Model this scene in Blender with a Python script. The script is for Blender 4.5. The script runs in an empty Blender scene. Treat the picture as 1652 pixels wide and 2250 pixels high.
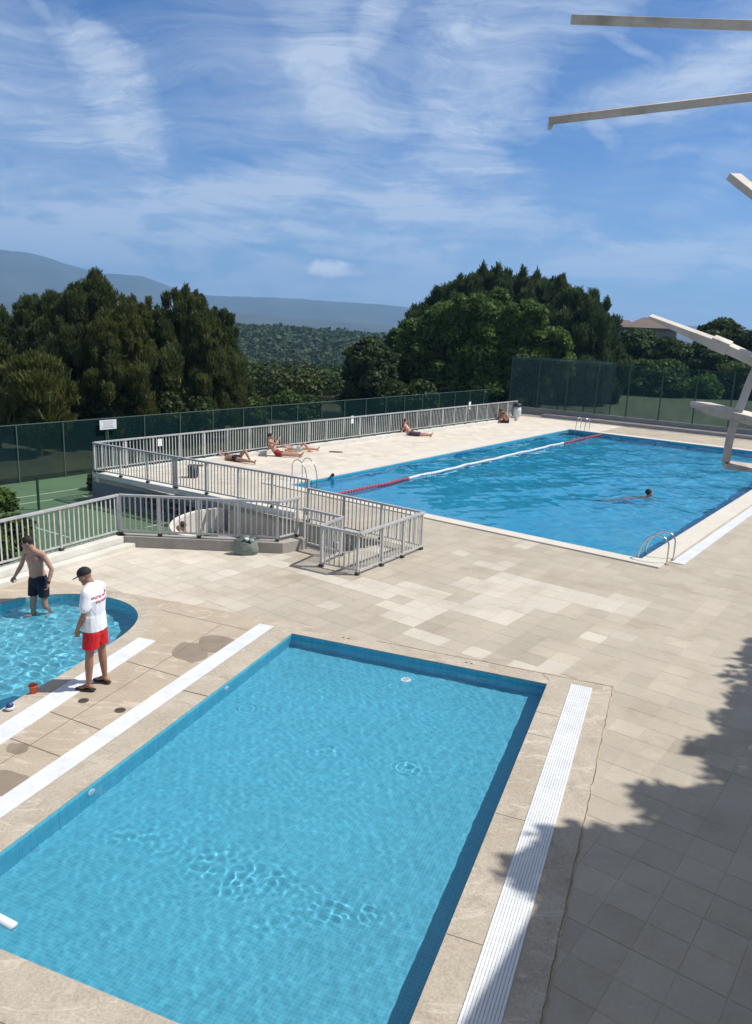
import bpy, bmesh, math, random
import numpy as np
from mathutils import Vector, Matrix
from mathutils.geometry import tessellate_polygon
from mathutils.bvhtree import BVHTree
R = math.radians
sc = bpy.context.scene
COL = sc.collection

# ------------------------------------------------------------------ camera
PITCH, ROLL, FPX, CAMH = 0.238333, 0.0412283, 1703.425, 5.2     # fitted from the pool edges and the posts
cam_d = bpy.data.cameras.new('camera'); cam = bpy.data.objects.new('camera', cam_d); COL.objects.link(cam)
_f = Vector((0, math.cos(PITCH), -math.sin(PITCH))); _u = Vector((0, math.sin(PITCH), math.cos(PITCH))); _x = Vector((1, 0, 0))
CX = _x*math.cos(ROLL) + _u*math.sin(ROLL); CU = -_x*math.sin(ROLL) + _u*math.cos(ROLL); CF = _f
cam.matrix_world = Matrix(((CX.x, CU.x, -CF.x, 0), (CX.y, CU.y, -CF.y, 0), (CX.z, CU.z, -CF.z, CAMH), (0, 0, 0, 1)))
cam_d.sensor_fit = 'HORIZONTAL'; cam_d.sensor_width = 36.0; cam_d.lens = FPX/1652*36
cam_d.clip_start = 0.1; cam_d.clip_end = 20000
sc.camera = cam

# ------------------------------------------------------------------ light
SUN_EL, SUN_AZ = 54.6, 3.0           # azimuth measured from +X towards +Y
sun_d = bpy.data.lights.new('sun', 'SUN'); sun_d.energy = 4.3; sun_d.angle = R(0.7); sun_d.color = (1.0, 0.95, 0.87)
sun = bpy.data.objects.new('sun', sun_d); COL.objects.link(sun)
sdir = Vector((math.cos(R(SUN_EL))*math.cos(R(SUN_AZ)), math.cos(R(SUN_EL))*math.sin(R(SUN_AZ)), math.sin(R(SUN_EL))))
sun.rotation_euler = sdir.to_track_quat('Z', 'Y').to_euler(); sun.location = (20, 5, 30)
sun_d.cycles.is_caustics_light = True
sc.view_settings.view_transform = 'Standard'; sc.view_settings.look = 'None'
sc.view_settings.exposure = 0.25; sc.view_settings.gamma = 1.0
sc.cycles.caustics_refractive = True; sc.cycles.max_bounces = 10; sc.cycles.transparent_max_bounces = 24
sc.cycles.volume_bounces = 1

# ---- node helper
class NT:
    def __init__(s, tree): s.t = tree; s.n = tree.nodes; s.l = tree.links
    def add(s, typ, **kw):
        n = s.n.new(typ)
        for k, v in kw.items():
            if k.startswith('i_'): n.inputs[k[2:].replace('_', ' ')].default_value = v
            else: setattr(n, k, v)
        return n
    def link(s, a, b): s.l.new(a, b)
    def math(s, op, a, b=None, clamp=False):
        n = s.n.new('ShaderNodeMath'); n.operation = op; n.use_clamp = clamp
        for i, v in enumerate((a, b)):
            if v is None: continue
            if isinstance(v, (int, float)): n.inputs[i].default_value = v
            else: s.l.new(v, n.inputs[i])
        return n.outputs[0]
    def mix(s, fac, a, b, mode='MIX'):
        n = s.n.new('ShaderNodeMix'); n.data_type = 'RGBA'; n.blend_type = mode
        for i, v in ((0, fac), (6, a), (7, b)):
            if isinstance(v, (int, float)): n.inputs[i].default_value = v
            elif isinstance(v, tuple): n.inputs[i].default_value = (*v, 1) if len(v) == 3 else v
            else: s.l.new(v, n.inputs[i])
        return n.outputs[2]
    def noise(s, vec, scale, detail=4, rough=.55, dist=0, w=None):
        n = s.n.new('ShaderNodeTexNoise'); n.inputs['Scale'].default_value = scale; n.inputs['Detail'].default_value = detail
        n.inputs['Roughness'].default_value = rough; n.inputs['Distortion'].default_value = dist
        if vec is not None: s.l.new(vec, n.inputs['Vector'])
        return n.outputs[0]
    def ramp(s, fac, stops):
        n = s.n.new('ShaderNodeValToRGB'); e = n.color_ramp.elements
        while len(e) < len(stops): e.new(.5)
        for el, (p, c) in zip(e, stops):
            el.position = p; el.color = (*c, 1) if isinstance(c, tuple) else (c, c, c, 1)
        s.l.new(fac, n.inputs[0]); return n.outputs[0]
    def mapping(s, vec, scale=(1, 1, 1), rot=(0, 0, 0), loc=(0, 0, 0)):
        n = s.n.new('ShaderNodeMapping'); n.inputs['Scale'].default_value = scale; n.inputs['Rotation'].default_value = rot
        n.inputs['Location'].default_value = loc; s.l.new(vec, n.inputs[0]); return n.outputs[0]

# ------------------------------------------------------------------ sky
world = bpy.data.worlds.new('World'); sc.world = world; world.use_nodes = True
w = NT(world.node_tree); bgn = w.n['Background']
sky = w.add('ShaderNodeTexSky'); sky.sky_type = 'NISHITA'; sky.sun_disc = False
sky.sun_elevation = R(SUN_EL); sky.sun_rotation = R(90 - SUN_AZ); sky.altitude = 200; sky.air_density = 1.0; sky.dust_density = 0.3; sky.ozone_density = 4.0
tc = w.add('ShaderNodeTexCoord')
sep = w.add('ShaderNodeSeparateXYZ'); w.link(tc.outputs['Generated'], sep.inputs[0])
zz = w.math('MAXIMUM', sep.outputs[2], 0.0)
den = w.math('ADD', zz, 0.22)
comb = w.add('ShaderNodeCombineXYZ'); w.link(w.math('DIVIDE', sep.outputs[0], den), comb.inputs[0]); w.link(w.math('DIVIDE', sep.outputs[1], den), comb.inputs[1])
cv = comb.outputs[0]
# domain warp so the cirrus curls instead of running in straight rays
wn = w.add('ShaderNodeTexNoise'); wn.inputs['Scale'].default_value = 1.6; wn.inputs['Detail'].default_value = 4; w.link(cv, wn.inputs['Vector'])
wm = w.add('ShaderNodeVectorMath', operation='MULTIPLY_ADD'); w.link(wn.outputs[1], wm.inputs[0]); wm.inputs[1].default_value = (.55, .55, 0); w.link(cv, wm.inputs[2]); wv = wm.outputs[0]
veil = w.ramp(w.noise(w.mapping(wv, (1.0, .55, 1), (0, 0, R(-20)), (3.1, 1.7, 0)), 1.3, 6, .6, .3), [(.40, 0.0), (.70, 1.0)])
f1 = w.ramp(w.noise(w.mapping(wv, (1.0, 3.4, 1), (0, 0, R(-38)), (1.3, 5.2, 0)), 1.7, 12, .72, .35), [(.42, 0.0), (.72, 1.0)])
f2 = w.ramp(w.noise(w.mapping(wv, (.8, 3.0, 1), (0, 0, R(24)), (7.3, 2.2, 0)), 1.9, 12, .70, .3), [(.45, 0.0), (.74, 1.0)])
f3 = w.ramp(w.noise(w.mapping(wv, (.35, 3.2, 1), (0, 0, R(86)), (2.3, 8.2, 0)), 1.8, 10, .68, .2), [(.44, 0.0), (.72, 1.0)])
fib = w.math('MAXIMUM', w.math('MAXIMUM', f1, f2), f3)
cl = w.math('ADD', w.math('MULTIPLY', veil, .16), w.math('MULTIPLY', w.math('MULTIPLY', fib, w.math('ADD', veil, .35)), .62))
# pale veil low over the horizon and small heaped clouds over the mountains
low = w.ramp(sep.outputs[2], [(.0, 1.0), (.20, 0.0)])
cl = w.math('ADD', cl, w.math('MULTIPLY', low, .34))
hp = w.noise(w.mapping(tc.outputs['Generated'], (9, 9, 30)), 1.0, 7, .6, .3)
hp = w.ramp(hp, [(.44, 0.0), (.64, 1.0)])
band = w.math('MULTIPLY', w.ramp(sep.outputs[2], [(.0, .4), (.045, 1.0), (.10, 1.0), (.17, 0.0)]), w.ramp(sep.outputs[0], [(.0, 1.0), (.12, 0.25), (.4, .0)]))
cl = w.math('ADD', cl, w.math('MULTIPLY', w.math('MULTIPLY', hp, band), .70), True)
cl = w.math('MINIMUM', cl, .80)
def sky_dir(x, y):
    v = CX*((x-826)/FPX) - CU*((y-1125)/FPX) + CF
    return v.normalized()
def blob(center, ax, rad, stretch, soft=.5):           # patch of sky round a direction
    vm = w.add('ShaderNodeVectorMath', operation='SUBTRACT'); w.link(tc.outputs['Generated'], vm.inputs[0]); vm.inputs[1].default_value = center
    mp = w.n.new('ShaderNodeMapping'); mp.vector_type = 'POINT'
    ux = CX*math.cos(ax) - CU*math.sin(ax); uy = CX*math.sin(ax) + CU*math.cos(ax)
    d1 = w.add('ShaderNodeVectorMath', operation='DOT_PRODUCT'); w.link(vm.outputs[0], d1.inputs[0]); d1.inputs[1].default_value = ux/rad/stretch
    d2 = w.add('ShaderNodeVectorMath', operation='DOT_PRODUCT'); w.link(vm.outputs[0], d2.inputs[0]); d2.inputs[1].default_value = uy/rad
    n2 = w.noise(wv, 5, 9, .68)
    r2 = w.math('ADD', w.math('POWER', d1.outputs['Value'], 2), w.math('POWER', d2.outputs['Value'], 2))
    r2 = w.math('ADD', r2, w.math('MULTIPLY', w.math('SUBTRACT', n2, .5), 3.4))
    m_ = w.ramp(r2, [(.0, 1.0), (1.2, 0.0)])
    return w.math('MULTIPLY', m_, w.math('ADD', w.math('MULTIPLY', fib, .75), .42))
wisps = None
for c, ax, rad, st, amp in [((250, 190), R(55), .048, 1.9, .85), ((120, 55), R(50), .010, 8, .45), ((1060, 180), R(110), .085, 2.2, .70), ((1180, 40), R(-10), .05, 2.4, .6), ((720, 150), R(60), .045, 3.0, .45), ((830, 40), R(-50), .022, 2.6, .55),
                            ((520, 430), R(-16), .032, 6, .55), ((1000, 470), R(8), .030, 6, .60), ((380, 500), R(-4), .020, 10, .45), ((1480, 185), R(-3), .030, 4.5, .60), ((1450, 575), R(-4), .030, 6, .65), ((1400, 110), R(28), .006, 10, .5), ((1320, 285), R(40), .010, 4, .5), ((150, 545), R(4), .014, 9, .5), ((60, 150), R(20), .06, 2, .30), ((940, 330), R(15), .05, 3, .35)]:
    b = w.math('MULTIPLY', blob(sky_dir(*c), ax, rad, st), amp)
    wisps = b if wisps is None else w.math('MAXIMUM', wisps, b)
cl = w.math('MINIMUM', w.math('ADD', cl, wisps, True), .86)
skyc = w.mix(1.0, sky.outputs[0], (0.40, 0.73, 1.12), 'MULTIPLY')
cloudcol = (6.6, 7.6, 9.2)
res = w.mix(cl, skyc, cloudcol)
# one heaped white cloud, lit on top and grey beneath
ctr = sky_dir(725, 596)
puff = w.noise(w.mapping(tc.outputs['Generated'], (60, 60, 90)), 1.0, 6, .6)
def puffmask(cx, cy, rad, st, lo, hi):
    c = sky_dir(cx, cy)
    vm = w.add('ShaderNodeVectorMath', operation='SUBTRACT'); w.link(tc.outputs['Generated'], vm.inputs[0]); vm.inputs[1].default_value = c
    d1 = w.add('ShaderNodeVectorMath', operation='DOT_PRODUCT'); w.link(vm.outputs[0], d1.inputs[0]); d1.inputs[1].default_value = CX/rad/st
    d2 = w.add('ShaderNodeVectorMath', operation='DOT_PRODUCT'); w.link(vm.outputs[0], d2.inputs[0]); d2.inputs[1].default_value = CU/rad
    r2 = w.math('ADD', w.math('POWER', d1.outputs['Value'], 2), w.math('POWER', d2.outputs['Value'], 2))
    r2 = w.math('ADD', r2, w.math('MULTIPLY', w.math('SUBTRACT', puff, .5), 2.2))
    return w.ramp(r2, [(lo, 1.0), (hi, 0.0)])
res = w.mix(w.math('MULTIPLY', puffmask(745, 606, .015, 5.0, .0, 1.0), .7), res, (4.6, 5.7, 7.4))
res = w.mix(w.math('MULTIPLY', puffmask(722, 590, .011, 3.0, .15, 1.0), .95), res, (12.0, 12.0, 12.2))
res = w.mix(w.math('MULTIPLY', puffmask(765, 600, .006, 3.4, .1, .9), .6), res, (9.6, 9.9, 10.4))
res = w.mix(w.math('MULTIPLY', w.ramp(sep.outputs[2], [(.46, 0.0), (.70, 1.0)]), .72), res, (4.3, 4.1, 3.9))  # grey overhead veil, above the view, added to neutralise the fill light
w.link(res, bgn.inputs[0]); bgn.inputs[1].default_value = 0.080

# ================================================================== helpers
def at(x, y, z=0.0):            # where the sight line through a photo pixel (1652 x 2250) meets the level z
    d = CX*((x-826)/FPX) - CU*((y-1125)/FPX) + CF
    t = (z - CAMH)/d.z
    return Vector((d.x*t, d.y*t, z))
def atd(x, y, dist):            # same sight line, at forward distance Y = dist
    d = CX*((x-826)/FPX) - CU*((y-1125)/FPX) + CF
    t = dist/d.y
    return Vector((d.x*t, d.y*t, CAMH + d.z*t))

def tag(o, label=None, cat=None, group=None, kind=None):
    if label: o['label'] = label
    if cat: o['category'] = cat
    if group: o['group'] = group
    if kind: o['kind'] = kind
    return o
def empty(name, loc, label=None, cat=None, group=None, rz=0):
    o = bpy.data.objects.new(name, None); COL.objects.link(o); o.location = loc; o.rotation_euler = (0, 0, rz); o.empty_display_size = .2
    return tag(o, label, cat, group)
def link_mesh(name, me, mat, parent=None, smooth=False, world=True):
    o = bpy.data.objects.new(name, me); COL.objects.link(o)
    if mat and not me.materials: me.materials.append(mat)
    if parent is not None:
        o.parent = parent
        if world: o.matrix_parent_inverse = (Matrix.Translation(parent.location) @ parent.rotation_euler.to_matrix().to_4x4()).inverted() if parent.parent is None else Matrix.Identity(4)
    if smooth: me.polygons.foreach_set('use_smooth', [True]*len(me.polygons))
    return o
def ccw(P):
    ar = sum(P[i].x*P[(i+1) % len(P)].y - P[(i+1) % len(P)].x*P[i].y for i in range(len(P))); return P if ar > 0 else P[::-1]
class MB:
    """collects boxes, bars, tubes, prisms (world coordinates) for ONE mesh"""
    def __init__(s): s.v = []; s.f = []
    def add(s, vs, fs):
        b = len(s.v); s.v += [tuple(x) for x in vs]; s.f += [tuple(i+b for i in f) for f in fs]; return s
    def box(s, c, sx, sy, sz, rz=0):
        ca, sa = math.cos(rz), math.sin(rz); vs = []
        for z in (-sz/2, sz/2):
            for x, y in ((-sx/2, -sy/2), (sx/2, -sy/2), (sx/2, sy/2), (-sx/2, sy/2)):
                vs.append((c[0]+x*ca-y*sa, c[1]+x*sa+y*ca, c[2]+z))
        return s.add(vs, [(0, 3, 2, 1), (4, 5, 6, 7), (0, 1, 5, 4), (1, 2, 6, 5), (2, 3, 7, 6), (3, 0, 4, 7)])
    def bar(s, a, b, wdt, hgt, up=(0, 0, 1)):       # box section from a to b
        a = Vector(a); b = Vector(b); d = (b-a).normalized(); up = Vector(up)
        if abs(d.dot(up)) > .98: up = Vector((1, 0, 0))
        sd = d.cross(up).normalized(); u = sd.cross(d)
        vs = [p + sd*i*wdt/2 + u*j*hgt/2 for p in (a, b) for i, j in ((-1, -1), (1, -1), (1, 1), (-1, 1))]
        return s.add(vs, [(0, 3, 2, 1), (4, 5, 6, 7), (0, 1, 5, 4), (1, 2, 6, 5), (2, 3, 7, 6), (3, 0, 4, 7)][:0] + [(0, 1, 2, 3), (7, 6, 5, 4), (1, 0, 4, 5), (2, 1, 5, 6), (3, 2, 6, 7), (0, 3, 7, 4)])
    def tube(s, pts, r, n=10, close=True):
        pts = [Vector(p) for p in pts]; rs = r if isinstance(r, (list, tuple)) else [r]*len(pts)
        b = len(s.v); prev = None
        for i, p in enumerate(pts):
            d = (pts[min(i+1, len(pts)-1)] - pts[max(i-1, 0)]).normalized()
            if prev is None:
                ref = Vector((0, 0, 1)) if abs(d.z) < .9 else Vector((1, 0, 0)); sd = d.cross(ref).normalized()
            else: sd = (prev - d*prev.dot(d)).normalized()
            prev = sd; u = d.cross(sd)
            for k in range(n):
                a = 2*math.pi*k/n; s.v.append(tuple(p + (sd*math.cos(a) + u*math.sin(a))*rs[i]))
        for i in range(len(pts)-1):
            for k in range(n):
                s.f.append((b+i*n+k, b+i*n+(k+1) % n, b+(i+1)*n+(k+1) % n, b+(i+1)*n+k))
        if close:
            s.f.append(tuple(b+k for k in reversed(range(n)))); s.f.append(tuple(b+(len(pts)-1)*n+k for k in range(n)))
        return s
    def prism(s, poly, z0, z1, holes=(), bottom=True, sides=True):
        """vertical prism over a polygon (counter-clockwise) with holes"""
        loops = [[Vector((p[0], p[1], 0)) for p in L] for L in (poly, *holes)]
        tris = tessellate_polygon(loops); flat = [p for L in loops for p in L]; n = len(flat); b = len(s.v)
        s.v += [(p.x, p.y, z1) for p in flat] + [(p.x, p.y, z0) for p in flat]
        for t in tris:
            a, c, d = (flat[i] for i in t)
            t = t if (c-a).cross(d-a).z > 0 else t[::-1]
            s.f.append(tuple(b+i for i in t))
            if bottom: s.f.append(tuple(b+n+i for i in t[::-1]))
        if sides:
            k = 0
            for li, L in enumerate(loops):
                m = len(L); area = sum(L[i].x*L[(i+1) % m].y - L[(i+1) % m].x*L[i].y for i in range(m))
                fl = (area > 0) == (li == 0)
                for i in range(m):
                    p, q = k+i, k+(i+1) % m
                    s.f.append((b+n+p, b+n+q, b+q, b+p) if fl else (b+n+q, b+n+p, b+p, b+q))
                k += m
        return s
    def build(s, name, mat, parent=None, smooth=False, bevel=0):
        me = bpy.data.meshes.new(name); me.from_pydata(s.v, [], s.f); me.update()
        o = link_mesh(name, me, mat, parent, smooth)
        if bevel:
            m = o.modifiers.new('bevel', 'BEVEL'); m.width = bevel; m.segments = 2; m.limit_method = 'ANGLE'
        return o

# ------------------------------------------------------------------ materials
MATS = {}
def pm(name, col, rough=.6, metal=0, var=.12, scale=6, bump=.0, bscale=40, spec=.5, coord='Object', dirt=None, dscale=1.5):
    """painted / plain surface with mild wear"""
    m = bpy.data.materials.new(name); m.use_nodes = True; t = NT(m.node_tree); b = t.n['Principled BSDF']
    tcn = t.add('ShaderNodeTexCoord'); v = tcn.outputs[coord]
    n = t.noise(v, scale, 6, .6)
    lo = tuple(max(0, c*(1-var)) for c in col); hi = tuple(min(1, c*(1+var)) for c in col)
    c = t.ramp(n, [(.3, lo), (.7, hi)])
    if dirt:
        d = t.ramp(t.noise(v, dscale, 7, .65), [(.52, 0.0), (.70, 1.0)])
        c = t.mix(t.math('MULTIPLY', d, .6), c, dirt)
    t.link(c, b.inputs['Base Color']); b.inputs['Roughness'].default_value = rough; b.inputs['Metallic'].default_value = metal
    b.inputs['Specular IOR Level'].default_value = spec
    if bump:
        bn = t.add('ShaderNodeBump'); bn.inputs['Strength'].default_value = bump; bn.inputs['Distance'].default_value = .01
        t.link(t.noise(v, bscale, 5, .6), bn.inputs['Height']); t.link(bn.outputs[0], b.inputs['Normal'])
    MATS[name] = m; return m
rail_m = pm('galvanised_paint', (.50, .50, .475), .45, 0, .15, 9, dirt=(.2, .19, .17))
railtop_m = pm('rail_cap_paint', (.43, .43, .43), .4, 0, .14, 7, dirt=(.32, .31, .29))
foot_m = pm('post_shoe', (.05, .05, .05), .7)
conc_m = pm('concrete', (.44, .40, .34), .9, 0, .18, 3, .5, 60, dirt=(.24, .215, .18), dscale=1.1)
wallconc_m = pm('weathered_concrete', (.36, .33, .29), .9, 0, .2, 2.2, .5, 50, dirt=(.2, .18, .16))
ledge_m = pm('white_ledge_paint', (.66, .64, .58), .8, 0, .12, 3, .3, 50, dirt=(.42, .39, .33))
steel_m = pm('polished_steel', (.55, .56, .57), .22, 1, .08, 8)
white_m = pm('white_plastic', (.78, .79, .80), .4, 0, .04)
black_m = pm('black_plastic', (.02, .02, .022), .45, 0, .2)
dark_m = pm('dark_void', (.03, .03, .03), .9)
beam_m = pm('beam_paint', (.58, .535, .465), .7, 0, .14, 6, .2, 40, dirt=(.27, .235, .19), dscale=5)

def vcol_mat(name, rough=.85, bump=.3, noise_amt=.35, stain=True, spec=.25):
    m = bpy.data.materials.new(name); m.use_nodes = True; t = NT(m.node_tree); b = t.n['Principled BSDF']
    a = t.add('ShaderNodeVertexColor'); a.layer_name = 'Col'
    tcn = t.add('ShaderNodeTexCoord'); v = tcn.outputs['Object']
    n1 = t.noise(v, 1.1, 6, .65); n2 = t.noise(v, 28, 4, .6)
    k = t.math('ADD', t.math('MULTIPLY', t.math('SUBTRACT', n1, .5), noise_amt), t.math('MULTIPLY', t.math('SUBTRACT', n2, .5), noise_amt*.7))
    f = t.math('ADD', k, 1.0)
    cb = t.add('ShaderNodeCombineColor'); [t.link(f, cb.inputs[i]) for i in range(3)]
    c = t.mix(1.0, a.outputs[0], cb.outputs[0], 'MULTIPLY')
    if stain:
        s = t.ramp(t.noise(v, .8, 8, .7, .4), [(.50, 0.0), (.72, 1.0)])
        c = t.mix(t.math('MULTIPLY', s, .55), c, t.mix(1.0, c, (.70, .64, .56), 'MULTIPLY'))
        s2 = t.ramp(t.noise(v, 3.1, 9, .75, .8), [(.55, 0.0), (.66, 1.0)])
        c = t.mix(t.math('MULTIPLY', s2, .35), c, t.mix(1.0, c, (1.22, 1.2, 1.16), 'MULTIPLY'))
        sp = t.ramp(t.noise(v, 9, 5, .7), [(.64, 0.0), (.72, 1.0)])
        c = t.mix(t.math('MULTIPLY', sp, .22), c, (.2, .17, .13))
    t.link(c, b.inputs['Base Color']); b.inputs['Roughness'].default_value = rough; b.inputs['Specular IOR Level'].default_value = spec
    bn = t.add('ShaderNodeBump'); bn.inputs['Strength'].default_value = bump; bn.inputs['Distance'].default_value = .006
    t.link(t.noise(v, 70, 5, .7), bn.inputs['Height']); t.link(bn.outputs[0], b.inputs['Normal'])
    return m
paver_m = vcol_mat('paving_slab')
def face_cols(me, cols):
    at_ = me.color_attributes.new('Col', 'FLOAT_COLOR', 'CORNER')
    out = np.ones((len(me.loops), 4), dtype=np.float32); k = 0
    tot = np.empty(len(me.polygons), dtype=np.int32); me.polygons.foreach_get('loop_total', tot)
    out[:, :3] = np.repeat(np.array(cols, dtype=np.float32), tot, axis=0)
    at_.data.foreach_set('color', out.ravel())

def slab_mat(name, col, col2, stain=(.24, .19, .14), amt=.55):
    """cast concrete: stains, pale worn marks, fine grain"""
    m = bpy.data.materials.new(name); m.use_nodes = True; t = NT(m.node_tree); b = t.n['Principled BSDF']
    v = t.add('ShaderNodeTexCoord').outputs['Object']
    c = t.ramp(t.noise(v, .9, 7, .62, .3), [(.32, col), (.68, col2)])
    s = t.ramp(t.noise(v, 2.3, 8, .7, .5), [(.50, 0.0), (.70, 1.0)])
    c = t.mix(t.math('MULTIPLY', s, amt), c, stain)
    g = t.noise(v, 45, 4, .7)
    c = t.mix(.35, c, t.ramp(g, [(.35, tuple(x*.75 for x in col)), (.65, tuple(min(1, x*1.25) for x in col2))]))
    li = t.ramp(t.noise(t.mapping(v, (.5, 2.2, 1), (0, 0, R(-28))), 1.4, 3, .5, 1.4), [(.585, 0.0), (.61, 1.0), (.635, 0.0)])
    c = t.mix(t.math('MULTIPLY', li, .55), c, (.66, .59, .49))
    t.link(c, b.inputs['Base Color']); b.inputs['Roughness'].default_value = .9; b.inputs['Specular IOR Level'].default_value = .25
    bn = t.add('ShaderNodeBump'); bn.inputs['Strength'].default_value = .4; bn.inputs['Distance'].default_value = .006
    t.link(t.noise(v, 55, 5, .7), bn.inputs['Height']); t.link(bn.outputs[0], b.inputs['Normal'])
    return m
slab_m = slab_mat('cast_slab', (.39, .32, .24), (.50, .43, .335), (.23, .18, .13), amt=.42)
coping_m = slab_mat('pool_coping', (.37, .315, .245), (.53, .475, .395), (.20, .155, .11), amt=.62)
paleco_m = slab_mat('pale_coping', (.56, .52, .45), (.68, .64, .57), (.42, .37, .3), amt=.3)

def grate_mat():
    m = bpy.data.materials.new('grate_plastic'); m.use_nodes = True; t = NT(m.node_tree); b = t.n['Principled BSDF']
    v = t.add('ShaderNodeTexCoord').outputs['Object']
    c = t.ramp(t.noise(v, 3, 5, .6), [(.3, (.66, .69, .71)), (.7, (.80, .81, .82))])
    dd_ = t.ramp(t.noise(v, 5.5, 8, .75), [(.55, 0.0), (.75, 1.0)]); c = t.mix(t.math('MULTIPLY', dd_, .5), c, (.48, .46, .42))
    t.link(c, b.inputs['Base Color']); b.inputs['Roughness'].default_value = .5
    return m
grate_m = grate_mat()

def tile_mat(name, c1, c2, grout, size, rz, deep=None, gw=.004):
    m = bpy.data.materials.new(name); m.use_nodes = True; t = NT(m.node_tree); b = t.n['Principled BSDF']
    br = t.add('ShaderNodeTexBrick'); br.offset = 0.0
    for k, val in (('Scale', 1), ('Brick Width', size), ('Row Height', size), ('Mortar Size', gw), ('Mortar Smooth', .3), ('Bias', 0)): br.inputs[k].default_value = val
    br.inputs['Color1'].default_value = (*c1, 1); br.inputs['Color2'].default_value = (*c2, 1); br.inputs['Mortar'].default_value = (*grout, 1)
    v = t.add('ShaderNodeTexCoord').outputs['Object']
    # floor uses x,y ; walls use height
    t.link(t.mapping(v, rot=(0, 0, -rz)), br.inputs[0])
    n = t.noise(v, .9, 5, .6); n2 = t.noise(v, 7, 4, .6)
    f = t.math('ADD', t.math('MULTIPLY', n, .22), t.math('ADD', t.math('MULTIPLY', n2, .26), .76))
    cb = t.add('ShaderNodeCombineColor'); [t.link(f, cb.inputs[i]) for i in range(3)]
    c = t.mix(1.0, br.outputs[0], cb.outputs[0], 'MULTIPLY')
    t.link(c, b.inputs['Base Color']); b.inputs['Roughness'].default_value = .5
    return m
tileA_m = tile_mat('small_pool_mosaic', (.060, .395, .55), (.088, .45, .605), (.140, .49, .62), .04, R(69.1), gw=.003)
tileB_m = tile_mat('big_pool_mosaic', (.035, .36, .53), (.05, .40, .58), (.07, .43, .59), .10, R(53.3))
tileC_m = tile_mat('round_pool_mosaic', (.09, .43, .57), (.13, .50, .63), (.18, .53, .64), .04, R(76), gw=.003)

def water_mat(name, absorb=None, dens=0.0):
    m = bpy.data.materials.new(name); m.use_nodes = True; t = NT(m.node_tree); t.n.clear()
    o = t.add('ShaderNodeOutputMaterial'); g = t.add('ShaderNodeBsdfGlass'); g.inputs['IOR'].default_value = 1.33; g.inputs['Roughness'].default_value = 0
    if absorb: g.inputs['Color'].default_value = (*absorb, 1)
    t.link(g.outputs[0], o.inputs[0]); return m
water_m = water_mat('water_clear')
waterB_m = water_mat('water_deep', (.80, .95, .99))

# ================================================================== layout (metres, camera above 0,0)
TH1, TH2 = 1.20637, 0.930012
u1 = Vector((math.cos(TH1), math.sin(TH1), 0)); v1 = Vector((-math.sin(TH1), math.cos(TH1), 0)); O1 = Vector((2.69, 10.81, 0))
u2 = Vector((math.cos(TH2), math.sin(TH2), 0)); v2 = Vector((-math.sin(TH2), math.cos(TH2), 0)); O2 = Vector((6.34, 17.70, 0))
A1 = lambda a, b, z=0: O1 + u1*a + v1*b + Vector((0, 0, z))     # along / across the small pool
A2 = lambda a, b, z=0: O2 + u2*a + v2*b + Vector((0, 0, z))     # along / across the big pool
SP = [A1(0, 0), A1(0, 4.33), A1(-7.08, 4.33), A1(-7.08, 0)]     # small pool rectangle
BL, BW = 22.0, 11.47
BP = [A2(0, 0), A2(BL, 0), A2(BL, BW), A2(0, BW)]
RP_ctrl = [(-4.90, 9.30), (-4.74, 9.85), (-4.52, 10.46), (-4.34, 11.11), (-4.21, 11.59), (-4.11, 12.01), (-4.07, 12.46), (-4.15, 12.92), (-4.42, 13.36), (-4.86, 13.68), (-5.42, 13.82), (-5.98, 13.76), (-6.45, 13.50), (-6.85, 13.02), (-7.10, 12.3), (-7.30, 11.3), (-7.55, 10.3), (-7.75, 9.3), (-7.65, 8.4), (-7.05, 7.8), (-6.20, 7.6), (-5.45, 7.95), (-5.08, 8.6)]
def catmull(P, k=4, closed=True):
    out = []; n = len(P)
    for i in range(n if closed else n-1):
        p0, p1, p2, p3 = (Vector(P[(i+j) % n] if closed else P[min(max(i+j, 0), n-1)]) for j in (-1, 0, 1, 2))
        for s in range(k):
            t = s/k; out.append(.5*((2*p1) + (p2-p0)*t + (2*p0-5*p1+4*p2-p3)*t*t + (3*p1-p0-3*p2+p3)*t**3))
    return out
RP = [Vector((p[0], p[1], 0)) for p in catmull([Vector((a, b)) for a, b in RP_ctrl], 3)]
# railing corners
C_far = Vector((7.95, 46.0, 0)); C0 = Vector((-9.28, 24.72, 0))
C_mid = Vector((-2.10, 20.24, 0)); C_r = Vector((1.13, 17.79, 0)); C_n = Vector((-.32, 15.66, 0)); G_post = Vector((-1.17, 16.15, 0))
G_far = Vector((-.74, 17.02, 0)); R6 = Vector((-1.70, 17.70, 0)); R8b = Vector((-1.84, 17.66, 0)); R8a = Vector((-2.19, 17.20, 0)); K0 = Vector((-5.93, 17.33, 0))
K1 = K0 - Vector((.4733, .8809, 0))*17.5
VOID_R = Vector((.30, 18.42, 0))
FW0 = Vector((8.25, 50.28, 0)); FW1 = Vector((8.25, 50.28, 0)) + Vector((.821, -.571, 0))*34
DECK = [K1, Vector((-14.3, -6, 0)), Vector((30, -6, 0)), Vector((36.5, 30.6, 0)), FW0, C_far, C0, C_mid, VOID_R, G_far + Vector((.03, .02, 0)), R8a + Vector((.2, .36, 0)), R8a + Vector((.1, .1, 0)), K0]
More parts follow.
